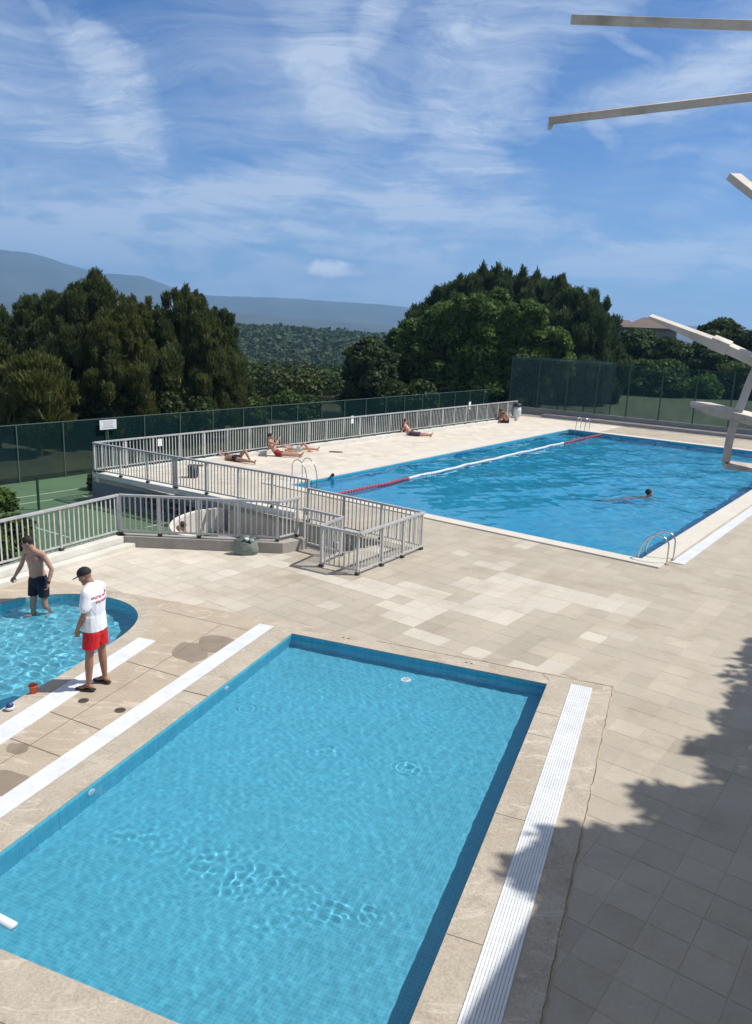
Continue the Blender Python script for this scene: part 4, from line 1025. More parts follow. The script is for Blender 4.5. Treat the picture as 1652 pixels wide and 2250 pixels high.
def crown_obj(name, V, T_, mat, parent, tint=(1, 1, 1)):
    F = np.arange(len(V)).reshape(-1, 4); cols = T_[:, None]*np.array(tint)
    o = np_mesh(name, V, F, mat, smooth=False, cols=cols); o.parent = parent
    o.matrix_parent_inverse = Matrix.Translation(parent.location).inverted(); return o
def make_tree(kind, base, lobes, label, mat, size, dens, seed, group, name, trunk_r=.16, trunk_top=None, tint=(1, 1, 1), cat='tree'):
    rng_ = np.random.RandomState(seed); root = empty(name, base, label, cat, group)
    cs = [l[0] for l in lobes]; rs_ = [l[1] for l in lobes]
    ns = [int(dens*(r[0]*r[1]+r[1]*r[2]+r[0]*r[2])/3*12.6) for r in rs_]
    V, T_ = leaves(rng_, cs, rs_, ns, size, kind)
    crown_obj('crown', V, T_, mat, root, tint)
    top = Vector(trunk_top) if trunk_top is not None else Vector(max(cs, key=lambda c: c[2]))
    b = Vector(base); mid = b.lerp(top, .5) + Vector((rng_.randn()*.2, rng_.randn()*.2, 0)); tr = MB()
    pts = catmull([b, b.lerp(mid, .5), mid, mid.lerp(top, .5), top], 3, False) + [top]
    tr.tube(pts, [trunk_r*(1-.8*i/(len(pts)-1)) for i in range(len(pts))], 9)
    for c in cs:                                  # limbs into each lobe
        c = Vector(c); t = max(.15, min(.85, (c.z-b.z)/(max(.1, top.z-b.z))*.7)); s = pts[int(t*(len(pts)-1))]
        e = c; m_ = s.lerp(e, .5) + Vector((0, 0, .15)); tr.tube([s, s.lerp(m_, .5), m_, m_.lerp(e, .6), e], [trunk_r*.42, trunk_r*.36, trunk_r*.28, trunk_r*.2, trunk_r*.1], 6)
    tr.build('trunk', bark_m, root, True)
    return root
def px_r(px, Y): return px/FPX*Y*1.02
PD = 1.7
def pine(x, ytop, ybot, wpx, Y, seed, label, mat=pine_m, dens=230, size=.15, tint=(1, 1, 1), n=None, lean=0, group='pines behind the left fence'):
    """conical-round pine whose crown spans the given outline at distance Y"""
    r_ = random.Random(seed); top = atd(x, ytop, Y); bot = atd(x, ybot, Y); H_ = top.z-bot.z; Rw = px_r(wpx/2, Y)
    base = Vector((top.x, top.y, COURT_Z-.1)); lobes = []
    nl = n or 46
    for i in range(nl):
        t = ((i+.5)/nl)**.9; env = Rw*(max(0, 1-t**2.1)**.55*.95+.05)*(1-.25*(t<.12)); a = i*2.4 + seed
        z = bot.z + H_*(.05 + .86*t); rr = env*(r_.uniform(.6, 1.18) if i % 3 else r_.uniform(.1, .5)); lr = (.36 + .26*(1-t))*r_.uniform(.65, 1.25)*Rw/2.2
        lobes.append(((base.x + math.cos(a)*rr + lean*t, base.y + math.sin(a)*rr, z), (lr, lr, lr*r_.uniform(1.2, 1.9))))
    lobes.append(((base.x+lean, base.y, bot.z + H_*.34), (Rw*.55, Rw*.55, H_*.30)))
    lobes.append(((base.x+lean, base.y, bot.z + H_*.64), (Rw*.33, Rw*.33, H_*.20)))
    lobes.append(((base.x+lean, base.y, top.z-H_*.06), (Rw*.08, Rw*.08, H_*.085)))
    for k in range(22):                      # separate pointed shoots over the crown
        a = k*2.4+seed; t = r_.uniform(.45, .93); env = Rw*(max(0, 1-t**2.1)**.55*.9+.05)*r_.uniform(.5, 1.0)
        lobes.append(((base.x + lean + math.cos(a)*env, base.y + math.sin(a)*env, bot.z + H_*(t+.06)), (Rw*.075, Rw*.075, H_*.055)))
    return make_tree('pine', base, lobes, label, mat, size, dens*(PD if size < .2 else 1.3), seed, group, 'pine_tree', .15, (top.x+lean, top.y, top.z-.5), tint)
pine(205, 600, 930, 230, 38, 1, 'tallest pine of the left clump, its tufted tip above the mountain', dens=240)
pine(290, 652, 940, 190, 37, 2, 'middle pine of the left clump between the two taller tips', dens=230, tint=(1.1, 1.02, .85))
pine(408, 630, 935, 200, 39, 3, 'second tallest pine, right part of the left clump above the sign', dens=230)
pine(485, 685, 935, 130, 41, 4, 'pine at the right end of the left clump beside the valley view', dens=230, tint=(.9, .95, .9))
pine(105, 650, 930, 240, 40, 5, 'broad pine left of the tallest one', dens=220, tint=(.85, .92, .9))
pine(10, 695, 935, 230, 43, 6, 'dark pine at the far left edge of the picture', mat=pine2_m, dens=200)
pine(345, 675, 935, 160, 42, 7, 'small dark pine tucked behind the middle of the left clump', mat=pine2_m, dens=200)
pine(455, 700, 935, 120, 38, 8, 'low pine in front of the right end of the left clump', dens=240, tint=(1.05, 1, .8))
pine(245, 690, 940, 160, 36, 9, 'low olive pine in front of the tallest one', dens=240, tint=(1.2, 1.08, .8))
# lower olive-brown tree in front at far left
def bush(x, ytop, ybot, wpx, Y, seed, label, mat, cat='tree', name='broadleaf_tree', group=None, dens=150, size=.20, nl=12, zbase=None, tint=(1, 1, 1), kind='broad', flat=.8):
    r_ = random.Random(seed); top = atd(x, ytop, Y); bot = atd(x, ybot, Y); H_ = top.z-bot.z; Rw = px_r(wpx/2, Y); zb = COURT_Z-.1 if zbase is None else zbase
    base = Vector((top.x, top.y, zb)); lobes = []
    for i in range(nl):
        t = (i+.5)/nl; ph = math.pi*t; z = bot.z + H_*(.12 + .74*t); env = Rw*math.sin(math.acos(max(-1, min(1, (t*2-1)*.86))))
        a = i*2.4+seed; rr = env*.62*r_.uniform(.7, 1.0); lr = max(.25, Rw*.40)*r_.uniform(.75, 1.15)
        lobes.append(((base.x + math.cos(a)*rr, base.y + math.sin(a)*rr, z), (lr, lr, lr*flat)))
    lobes.append(((base.x, base.y, top.z-Rw*.25), (Rw*.42, Rw*.42, Rw*.25)))
    return make_tree(kind, base, lobes, label, mat, size, dens, seed, group, name, .13*max(1, Rw/2), (base.x, base.y, top.z-Rw*.35), tint, cat)
bush(75, 775, 960, 190, 32.5, 11, 'low olive green pine in front of the left clump, just behind the net', pine_m, name='pine_tree', group='pines behind the left fence', kind='pine', size=.22, tint=(1.25, 1.1, .8), dens=190)
bush(-20, 740, 960, 140, 34, 12, 'olive green pine cut by the left edge of the picture', pine_m, name='pine_tree', group='pines behind the left fence', kind='pine', size=.22, tint=(1.1, 1.0, .8), dens=190)
bush(250, 850, 950, 150, 36, 13, 'dark shrub under the left clump, behind the white sign', dark_leaf_m, 'shrub', 'shrub', 'shrubs behind the left fence')
bush(400, 850, 950, 170, 37, 14, 'dark shrub under the left clump, right of the sign', dark_leaf_m, 'shrub', 'shrub', 'shrubs behind the left fence', tint=(1.2, 1.1, 1))
bush(530, 858, 950, 130, 46, 15, 'green shrub behind the net at the foot of the valley', dark_leaf_m, 'shrub', 'shrub', 'shrubs behind the left fence', tint=(1.3, 1.3, 1))
bush(640, 870, 940, 150, 50, 16, 'dull green shrub behind the long railing near its middle', dark_leaf_m, 'shrub', 'shrub', 'shrubs behind the left fence', tint=(1.2, 1.3, 1))
# big broadleaf tree right of the middle
def big_tree():
    Y = 56; lob = []
    r_ = random.Random(3)
    outl = [(1000, 700, 90), (1080, 690, 90), (930, 745, 85), (1150, 715, 85), (1200, 765, 75), (1030, 770, 110), (1120, 790, 110), (900, 800, 80), (1215, 800, 60), (1060, 850, 110), (960, 850, 95), (1150, 850, 90), (1000, 900, 70), (1100, 895, 80)]
    for x, y, r in outl:
        for q in range(2):
            c = atd(x + r_.uniform(-14, 14), y + r_.uniform(-10, 10), Y + (-1.6 if q == 0 else 1.4)*(1 if r > 80 else .6)); rr = px_r(r/2, Y)*r_.uniform(.95, 1.15)
            lob.append(((c.x, c.y, c.z), (rr, rr, rr*.82)))
    for i in range(110):
        x, y, r = r_.choice(outl); a = r_.uniform(0, 6.28); c = atd(x + r*.52*math.cos(a), y - abs(r*.48*math.sin(a)), Y - r_.uniform(.5, 3.2)); rr = px_r(r_.uniform(9, 20), Y)
        lob.append(((c.x, c.y, c.z), (rr, rr, rr*.75)))
    b = atd(1060, 900, Y); base = Vector((b.x, b.y, COURT_Z-.1)); tp = atd(1060, 720, Y)
    make_tree('broad', base, lob, 'large bright green broadleaf tree behind the far end of the long railing', broad_m, .25, 120, 31, None, 'broadleaf_tree', .32, tuple(tp))
big_tree()
bush(815, 745, 930, 150, 52, 21, 'very dark tree left of the large broadleaf tree', dark_leaf_m, dens=130, size=.25, group='dark trees round the broadleaf tree', nl=18)
bush(880, 722, 930, 130, 60, 22, 'dark tree close against the left flank of the large broadleaf tree', dark_leaf_m, dens=110, size=.26, tint=(1.1, 1.2, 1), group='dark trees round the broadleaf tree', nl=16)
bush(905, 850, 930, 170, 49.5, 23, 'dark low tree in front of the foot of the broadleaf tree, behind the railing', dark_leaf_m, dens=130, size=.24, group='dark trees round the broadleaf tree')
for i, (x, yt, wd_, Y, s_, lab) in enumerate([(1062, 586, 150, 68, 41, 'tallest pine behind the broadleaf tree, just left of its middle'), (1180, 600, 150, 69, 42, 'pine with a rounded tip behind the broadleaf tree, right of the tallest'), (1240, 625, 150, 70, 43, 'pine behind the right shoulder of the broadleaf tree'), (1310, 660, 110, 67, 44, 'pine at the right end of the row behind the broadleaf tree'), (990, 632, 150, 69, 45, 'pine behind the left shoulder of the broadleaf tree'), (925, 670, 110, 68, 46, 'narrow pine at the left end of the row behind the broadleaf tree'), (1120, 600, 140, 71, 47, 'pine between the two highest tips of the right clump'), (1275, 640, 130, 66, 49, 'dark pine just left of the last one in the right clump'), (1030, 612, 130, 72, 50, 'pine just left of the tallest in the right clump'), (1215, 612, 120, 72, 62, 'slim pine just right of the rounded tip in the right clump')]):
    pine(x, yt, 905, wd_*1.35, Y, s_, lab, mat=pine2_m, dens=95, size=.30, group='pines behind the broadleaf tree', n=40)
bush(1290, 745, 900, 130, 66, 48, 'dark tree filling the gap right of the broadleaf tree', dark_leaf_m, dens=80, size=.32, group='trees beyond the tall fence', tint=(1, 1.15, 1))
# trees and shrubs beyond the tall fence
for i, (x, yt, yb, wd_, Y, s_, lab, tn) in enumerate([
    (1400, 722, 880, 130, 84, 51, 'dark tree below the tiled roofs beyond the tall fence', (1, 1.1, 1)), (1470, 745, 880, 120, 82, 52, 'dark tree under the upper white arm, beyond the fence', (1, 1, 1)),
    (1590, 700, 880, 150, 86, 53, 'tallest tree beyond the fence at right, behind the white arms', (1.2, 1.1, .9)), (1660, 725, 880, 120, 84, 54, 'dark tree at the right edge beyond the fence', (1, 1, 1)),
    (1350, 760, 880, 90, 80, 55, 'dark tree at the left end of the group beyond the tall fence', (.9, 1, .9)), (1450, 800, 885, 150, 78, 56, 'grey green bushy tree seen through the net, in the middle', (1.5, 1.6, 1.4)),
    (1545, 830, 885, 90, 77, 57, 'bright green bush seen through the net, left of the white leg', (2.0, 2.4, 1.1)), (1540, 755, 880, 120, 83, 58, 'dark tree between the two white arms', (.9, .95, .9)), (1250, 830, 890, 130, 74, 59, 'pale green tree behind the lighter net panel', (1.8, 2.0, 1.7)), (1180, 850, 890, 110, 73, 60, 'dark tree behind the left end of the tall fence', (1.0, 1.1, 1.0)), (1640, 800, 885, 130, 79, 61, 'grey green bush near the right edge, seen through the net', (1.4, 1.4, 1.3))]):
    bush(x, yt, yb, wd_, Y, s_, lab, dark_leaf_m, dens=75, size=.36, group='trees beyond the tall fence', tint=tn, nl=14)
# shrub at the left edge by the court and the plants in the corner of the wall
bush(2, 1072, 1150, 75, 23.0, 71, 'bright green shrub at the left edge behind the railing', broad_m, 'shrub', 'shrub', dens=420, size=.10, zbase=COURT_Z)
for x, y, s_, lab in [(-20, 1235, 72, 'green hedge plant behind the left railing, nearest the picture edge'), (35, 1205, 73, 'green hedge plant behind the left railing, right of the edge one')]:
    q = at(x, y, COURT_Z); bush(x, y-75, y+5, 90, q.y, s_, lab, broad_m, 'shrub', 'shrub', 'hedge plants behind the left railing', dens=420, size=.10, zbase=COURT_Z, tint=(.8, .8, .8))
for x, y, s_, lab in [(213, 1075, 74, 'dark green potted shrub at the left corner of the retaining wall'), (238, 1082, 75, 'dark green shrub beside the corner one under the railing')]:
    q = at(x, y, COURT_Z); bush(x, y-36, y, 26, q.y, s_, lab, dark_leaf_m, 'shrub', 'shrub', 'shrubs under the wall corner', dens=500, size=.09, zbase=COURT_Z)

# tree outside the frame at right, its crown shades the paving
def shade_tree():
    tx = .7106; lob = []; r_ = random.Random(8)
    C = [(6.9, 11.0, 1.15), (5.9, 9.3, 1.0), (6.9, 9.4, 1.3), (5.0, 8.2, .8), (4.2, 7.55, .75), (3.6, 7.0, .72), (3.0, 6.75, .7), (2.35, 6.75, .55), (1.85, 6.55, .42), (5.2, 7.0, 1.0), (6.3, 7.8, 1.2), (4.4, 6.2, .9), (3.3, 6.0, .7), (7.2, 12.2, .8), (8.0, 10.5, 1.3), (2.2, 6.95, .45), (5.8, 10.5, .45), (4.6, 9.1, .40), (5.3, 9.9, .40), (3.4, 7.95, .32)]
    for x, y, r in C:
        z = 5.6 + r_.uniform(-.3, 1.6); lob.append(((x + z*tx, y + z*.037, z), (r, r, r*.8)))
    make_tree('broad', Vector((12.3, 8.3, 0)), lob, 'tree standing outside the right edge whose leafy crown shades the paving', broad_m, .17, 210, 91, None, 'shade_tree', .25, (11.5, 8.6, 6.2))
shade_tree()

# far wooded hillside: thousands of crowns, one mass
def far_wood():
    r_ = np.random.RandomState(12); N = 16000; K = 60
    az = np.radians(-31 + 62*r_.rand(N)); rr = np.sqrt(95**2 + (900**2-95**2)*r_.rand(N)); rr[:260] = 60 + 40*r_.rand(260); az[:260] = np.radians(-14 + 16*r_.rand(260)); keep = []
    for i in range(N):
        a = math.degrees(az[i]); ok = True
        if rr[i] < 105 and a > 5: ok = False
        if a > 14 and rr[i] > 500: ok = False
        if rr[i] > 350 and a < -20: ok = r_.rand() < .8
        keep.append(ok)
    az, rr = az[keep], rr[keep]; Qs = []; Cs = []
    for lo, hi, K, f in ((0, 170, 320, .085), (170, 300, 150, .13), (300, 480, 60, .20), (480, 2000, 30, .30)):
        m_ = (rr >= lo) & (rr < hi); A, Rr = az[m_], rr[m_]; N = len(A)
        if not N: continue
        z = np.array([terr_z(r, a) for r, a in zip(Rr, A)]); size = (2.2 + 2.6*r_.rand(N))*(1 + Rr/1400)*np.clip(Rr/170, .38, 1)
        u = r_.randn(N, K, 3); u[..., 2] = np.abs(u[..., 2])*.9 - .15; u /= np.linalg.norm(u, axis=-1)[..., None]
        lump = 1 + .14*np.sin(u[..., 0:1]*6+size[:, None, None]*9)*np.cos(u[..., 1:2]*6)
        P = np.stack([Rr*np.sin(A), Rr*np.cos(A), z + size*.5], -1)[:, None, :] + u*size[:, None, None]*np.array([1, 1, .85])*(.78+.24*r_.rand(N, K, 1))*lump
        nn = u + .55*r_.randn(N, K, 3); t1 = np.cross(nn, r_.randn(N, K, 3)); t1 /= np.linalg.norm(t1, axis=-1)[..., None]; t2 = np.cross(nn, t1); t2 /= np.linalg.norm(t2, axis=-1)[..., None]
        s_ = (size*f)[:, None, None]*(.7+.6*r_.rand(N, K, 1)); Qs.append(np.stack([P - t1*s_, P - t2*s_*.8, P + t1*s_, P + t2*s_*.8], 2).reshape(-1, 3))
        tone = np.repeat(.72 + .5*r_.rand(N)**1.4, K)*(.85 + .3*r_.rand(N*K)); hue = np.repeat(r_.rand(N), K); Cs.append(tone[:, None]*np.stack([.8+.5*hue, 1+.15*hue, .9-.3*hue], -1))
    q = np.concatenate(Qs); cols = np.concatenate(Cs)
    o = np_mesh('far_wood', q, np.arange(len(q)).reshape(-1, 4), wood_m, smooth=False, cols=cols); tag(o, 'wooded hillside far across the valley', 'woodland', kind='stuff')
wood_m = leaf_mat('far_leaves', (.040, .062, .024), (.052, .076, .028), (.066, .088, .032), .25)
far_wood()

# houses beyond the fence
def house(cx, ytop, wpx, Y, yaw, label, wcol, seed, hgt=5.0):
    p = atd(cx, ytop, Y); zr = p.z; Wd = px_r(wpx, Y); root = empty('house', (p.x, p.y, COURT_Z), label, 'house', 'houses beyond the trees')
    wm = pm('house_wall_%d' % seed, wcol, .9, 0, .1, .6); zt = zr - Wd*.20; dp = Wd*.8
    ux = Vector((math.cos(yaw), math.sin(yaw), 0)); uy = Vector((-ux.y, ux.x, 0)); c = Vector((p.x, p.y, 0)) + uy*dp*.5
    q = [c - ux*Wd/2 - uy*dp/2, c + ux*Wd/2 - uy*dp/2, c + ux*Wd/2 + uy*dp/2, c - ux*Wd/2 + uy*dp/2]
    wall = MB().prism(ccw(q), COURT_Z-1, zt).build('wall', wm, root)
    e = .35; Q4 = [c - ux*(Wd/2+e) - uy*(dp/2+e), c + ux*(Wd/2+e) - uy*(dp/2+e), c + ux*(Wd/2+e) + uy*(dp/2+e), c - ux*(Wd/2+e) + uy*(dp/2+e)]
    r0, r1 = c - ux*Wd*.18, c + ux*Wd*.18; m = MB(); m.v = [(v.x, v.y, zt-.05) for v in Q4] + [(r0.x, r0.y, zr), (r1.x, r1.y, zr)] + [(v.x, v.y, zt-.2) for v in Q4]
    m.f = [(0, 1, 5, 4), (1, 2, 5), (2, 3, 4, 5), (3, 0, 4), (6, 7, 1, 0), (7, 8, 2, 1), (8, 9, 3, 2), (9, 6, 0, 3), (9, 8, 7, 6)]
    rf = m.build('roof', rooft_m, root)
    for k in (-.28, .02, .3):
        a = c + ux*Wd*k - uy*(dp/2+.02); f = MB().box((a.x, a.y, zt-1.5), 1.0, .10, 1.3, yaw).build('window', pm('shutter_%d' % seed, (.30, .26, .22), .7) if k == -.28 else MATS['shutter_%d' % seed], root)
        g = a - uy*.06; pn = MB().box((g.x, g.y, zt-1.5), .8, .02, 1.1, yaw).build('pane', MATS['glass_dark'], f)
rooft_m = pm('clay_tiles', (.17, .135, .11), .9, 0, .25, 1.5, dirt=(.13, .11, .10))
pm('glass_dark', (.03, .035, .04), .1)
house(1432, 697, 105, 104, R(-20), 'larger stone house with a tiled roof above the trees, at the tip of the arm', (.26, .22, .19), 1)
house(1372, 703, 52, 110, R(-14), 'smaller grey stone house with tiled roof left of the larger one', (.20, .19, .19), 2)
house(1595, 702, 70, 112, R(-20), 'pale yellowish house almost hidden by the tree at the right', (.48, .42, .30), 3)

# ================================================================== people
class Body:
    """collects tapered limbs and ellipsoids, then grows one continuous skin over them"""
    def __init__(s, M=None): s.mb = MB(); s.M = M or Matrix.Identity(4)
    def cap(s, p, q, r1, r2, flat=None, n=14):
        p = s.M @ Vector(p); q = s.M @ Vector(q); d = q-p; L = d.length; d = d/max(L, 1e-6)
        ref = (s.M.to_3x3() @ Vector(flat[0])).normalized() if flat else (Vector((0, 0, 1)) if abs(d.z) < .9 else Vector((1, 0, 0)))
        sd = (ref - d*ref.dot(d)).normalized() if flat else d.cross(ref).normalized(); u = d.cross(sd); k = flat[1] if flat else 1
        rings = [(-.98, .2), (-.8, .6), (-.45, .893), (0, 1.0)]
        st = [(p + d*(a*r1), r1*b) for a, b in rings] + [(p + d*L*t, r1+(r2-r1)*t) for t in (.25, .5, .75)] + [(q + d*(-a*r2), r2*b) for a, b in rings[::-1]]
        b0 = len(s.mb.v)
        for c, r in st:
            for i in range(n):
                a = 2*math.pi*i/n; s.mb.v.append(tuple(c + sd*math.cos(a)*r*k + u*math.sin(a)*r))
        for j in range(len(st)-1):
            for i in range(n): s.mb.f.append((b0+j*n+i, b0+j*n+(i+1) % n, b0+(j+1)*n+(i+1) % n, b0+(j+1)*n+i))
        s.mb.f.append(tuple(b0+i for i in reversed(range(n)))); s.mb.f.append(tuple(b0+(len(st)-1)*n+i for i in range(n)))
    def ell(s, c, ax, ay, az, B=None, n=16, m=10):
        """ellipsoid; ax, ay, az are half-axis lengths in basis B (3 vectors, local)"""
        B = B or (Vector((1, 0, 0)), Vector((0, 1, 0)), Vector((0, 0, 1))); R3 = s.M.to_3x3(); B = [R3 @ Vector(b) for b in B]; c = s.M @ Vector(c); b0 = len(s.mb.v)
        for j in range(m+1):
            ph = math.pi*(.02 + .96*j/m)
            for i in range(n):
                a = 2*math.pi*i/n; s.mb.v.append(tuple(c + B[0]*ax*math.sin(ph)*math.cos(a) + B[1]*ay*math.sin(ph)*math.sin(a) + B[2]*az*math.cos(ph)))
        for j in range(m):
            for i in range(n): s.mb.f.append((b0+j*n+i, b0+(j+1)*n+i, b0+(j+1)*n+(i+1) % n, b0+j*n+(i+1) % n))
        s.mb.f.append(tuple(b0+i for i in range(n))); s.mb.f.append(tuple(b0+m*n+i for i in reversed(range(n))))
    def skin(s, name, mat, parent=None, voxel=.008, cuts=(), smooth=2, keep_world=True):
        me = bpy.data.meshes.new(name); me.from_pydata(s.mb.v, [], s.mb.f); me.update(); o = bpy.data.objects.new(name, me); COL.objects.link(o)
        r = o.modifiers.new('r', 'REMESH'); r.mode = 'VOXEL'; r.voxel_size = voxel; r.use_smooth_shade = True
        sm = o.modifiers.new('s', 'SMOOTH'); sm.iterations = smooth; sm.factor = .5
        dg = bpy.context.evaluated_depsgraph_get(); dg.update(); ev = o.evaluated_get(dg); me2 = bpy.data.meshes.new_from_object(ev); bpy.data.objects.remove(o); bpy.data.meshes.remove(me)
        if cuts:
            bm = bmesh.new(); bm.from_mesh(me2)
            for co, no in cuts:
                g = bm.verts[:] + bm.edges[:] + bm.faces[:]
                res = bmesh.ops.bisect_plane(bm, geom=g, plane_co=s.M @ Vector(co), plane_no=s.M.to_3x3() @ Vector(no), clear_outer=True)
                ed = [e for e in res['geom_cut'] if isinstance(e, bmesh.types.BMEdge)]
                bmesh.ops.holes_fill(bm, edges=ed)
            bm.to_mesh(me2); bm.free()
        me2.name = name; me2.materials.clear()
        o2 = link_mesh(name, me2, mat, parent, True); return o2

def frame(fwd, up):
    fwd = Vector(fwd).normalized(); rt = fwd.cross(Vector(up)).normalized(); return rt, fwd, rt.cross(fwd)
def head(b, c, fwd, up, neck, k=1.0):
    rt, f, u = frame(fwd, up); c = Vector(c); B = (rt, f, u)
    b.ell(c + u*.022*k, .074*k, .096*k, .094*k, B)                    # skull
    b.ell(c + f*.030*k - u*.045*k, .056*k, .062*k, .078*k, B)         # face and jaw
    b.ell(c + f*.070*k - u*.102*k, .026*k, .024*k, .020*k, B)         # chin
    b.ell(c + f*.098*k - u*.030*k, .012*k, .020*k, .024*k, B)         # nose
    b.ell(c + f*.086*k - u*.066*k, .024*k, .012*k, .010*k, B)         # lips
    b.ell(c + f*.080*k + u*.012*k, .050*k, .014*k, .011*k, B)         # brow
    for sgn in (-1, 1): b.ell(c + rt*sgn*.076*k - f*.004*k - u*.012*k, .010*k, .020*k, .032*k, B)
    b.cap(c - u*.06*k - f*.02*k, neck, .055*k, .064*k)
def eyes(par, M, c, fwd, up, k=1.0):
    rt, f, u = frame(fwd, up); c = Vector(c)
    for sgn in (-1, 1):
        b = Body(M); b.ell(c + rt*sgn*.030*k + f*.083*k - u*.006*k, .011*k, .006*k, .007*k, (rt, f, u), 10, 6)
        b.mb.build('eye', eye_m, par, True)
def hand(b, wrist, dirv, palm_n, k=1.0, curl=.5, side=1, fist=False):
    """palm, four bent fingers of different lengths, thumb from the side of the palm"""
    w_ = Vector(wrist); d = Vector(dirv).normalized(); n_ = Vector(palm_n); n_ = (n_ - d*n_.dot(d)).normalized(); s_ = d.cross(n_)*side
    b.ell(w_ + d*.048*k, .040*k, .050*k, .017*k, (s_, d, n_))
    cu = 1.5 if fist else curl
    for i, (off, L) in enumerate(((-.029, .070), (-.010, .078), (.010, .074), (.028, .058))):
        p = w_ + d*(.088 - .004*abs(i-1.5))*k + s_*off*k; a = cu*.55; dd = d
        for seg, (f_, r0, r1) in enumerate(((.45, .0095, .0088), (.32, .0088, .0080), (.23, .0080, .0066))):
            dd = (d*math.cos(a) + n_*math.sin(a)).normalized(); q = p + dd*L*f_*k; b.cap(p, q, r0*k, r1*k, n=8); p = q; a += cu*.75
    t0 = w_ + d*.028*k - s_*.034*k; t1 = t0 + (d*.6 - s_*.75 + n_*.3).normalized()*.036*k; t2 = t1 + (d*.9 - s_*.15 + n_*.4).normalized()*.032*k
    b.cap(t0, t1, .0125*k, .0105*k, n=8); b.cap(t1, t2, .0105*k, .008*k, n=8)
def foot(b, ank, toe_dir, k=1.0, z0=None, up=(0, 0, 1)):
    a = Vector(ank); t = Vector(toe_dir).normalized(); u = Vector(up); u = (u - t*u.dot(t)).normalized(); s_ = t.cross(u)
    h = a - u*.060*k - t*.045*k; b.ell(h + t*.01*k, .033*k, .042*k, .030*k, (s_, t, u))
    b.cap(a - u*.030*k, a + t*.095*k - u*.068*k, .036*k, .026*k, flat=(s_, 1.15))
    b.cap(a + t*.085*k - u*.072*k, a + t*.150*k - u*.078*k, .024*k, .015*k, flat=(s_, 1.9))
def arm(b, sh, el, wr, k=1.0):
    b.ell(Vector(sh), .056*k, .056*k, .056*k); b.cap(sh, el, .049*k, .039*k); b.cap(el, Vector(el).lerp(Vector(wr), .35), .039*k, .041*k); b.cap(Vector(el).lerp(Vector(wr), .35), wr, .041*k, .026*k)
def leg(b, hp, kn, an, k=1.0):
    hp, kn, an = Vector(hp), Vector(kn), Vector(an); b.cap(hp, kn, .088*k, .056*k); b.cap(kn, kn.lerp(an, .32), .055*k, .058*k); b.cap(kn.lerp(an, .32), an, .058*k, .036*k)
def torso(b, pel, wst, chs, nk, shl, shr, k=1.0, belly=0, fwd=None, fat=1.0):
    pel, wst, chs, nk, shl, shr = map(Vector, (pel, wst, chs, nk, shl, shr)); sd = (shr-shl).normalized()
    b.cap(pel, wst, .118*k, .108*k*fat, flat=(sd, 1.38)); b.cap(wst, chs, .108*k*fat, .122*k, flat=(sd, 1.36)); b.cap(chs, chs.lerp(nk, .62), .120*k, .072*k, flat=(sd, 1.55))
    b.cap(shl.lerp(nk, .12), nk, .052*k, .058*k); b.cap(shr.lerp(nk, .12), nk, .052*k, .058*k)
    if belly and fwd: b.ell(wst + Vector(fwd)*belly*.5, .12*k, .11*k, .13*k)

def skin_mat(name, c, var=.10):
    m = bpy.data.materials.new(name); m.use_nodes = True; t = NT(m.node_tree); bs = t.n['Principled BSDF']; v = t.add('ShaderNodeTexCoord').outputs['Object']
    cc = t.ramp(t.noise(v, 7, 5, .6), [(.3, tuple(x*(1-var) for x in c)), (.7, (c[0]*(1+var), c[1]*(1+var*.6), c[2]*(1+var*.4)))])
    t.link(cc, bs.inputs['Base Color']); bs.inputs['Roughness'].default_value = .48; bs.inputs['Subsurface Weight'].default_value = .08; bs.inputs['Subsurface Radius'].default_value = (.02, .008, .004); bs.inputs['Subsurface Scale'].default_value = .5
    return m
skinA_m = skin_mat('skin_tanned', (.40, .215, .15)); skinB_m = skin_mat('skin_ruddy', (.46, .25, .175)); skinC_m = skin_mat('skin_brown', (.33, .17, .11)); skinD_m = skin_mat('skin_pink', (.55, .27, .21))
eye_m = pm('eye_dark', (.02, .015, .012), .2); hair_m = pm('dark_hair', (.018, .013, .010), .7, 0, .3, 40, .6, 60); hair2_m = pm('brown_hair', (.05, .03, .02), .7, 0, .3, 40, .6, 60)
def cloth(name, c, bump=.35):
    m = bpy.data.materials.new(name); m.use_nodes = True; t = NT(m.node_tree); bs = t.n['Principled BSDF']; v = t.add('ShaderNodeTexCoord').outputs['Object']
    cc = t.ramp(t.noise(v, 9, 5, .6), [(.3, tuple(x*.92 for x in c)), (.7, tuple(min(1, x*1.06) for x in c))]); t.link(cc, bs.inputs['Base Color']); bs.inputs['Roughness'].default_value = .85
    bn = t.add('ShaderNodeBump'); bn.inputs['Strength'].default_value = bump; bn.inputs['Distance'].default_value = .03
    t.link(t.noise(t.mapping(v, (1.6, 1.6, .7)), 7, 3, .5, 1.2), bn.inputs['Height']); t.link(bn.outputs[0], bs.inputs['Normal']); return m
shirt_m = cloth('white_cotton', (.80, .81, .84), .5); red_m = cloth('red_nylon', (.62, .012, .018), .6); navy_m = cloth('navy_nylon', (.006, .007, .022), .4)
redtrunk_m = cloth('red_trunks', (.26, .02, .03)); pale_m = cloth('pale_trunks', (.55, .62, .58)); black_c = cloth('black_cloth', (.015, .015, .018)); teal_m = cloth('teal_cloth', (.05, .16, .17)); purple_m = cloth('dusky_cloth', (.08, .05, .07))

def place(loc, heading):
    yaw = math.atan2(heading[1], heading[0]) - math.pi/2; return Matrix.Translation(loc) @ Matrix.Rotation(yaw, 4, 'Z')

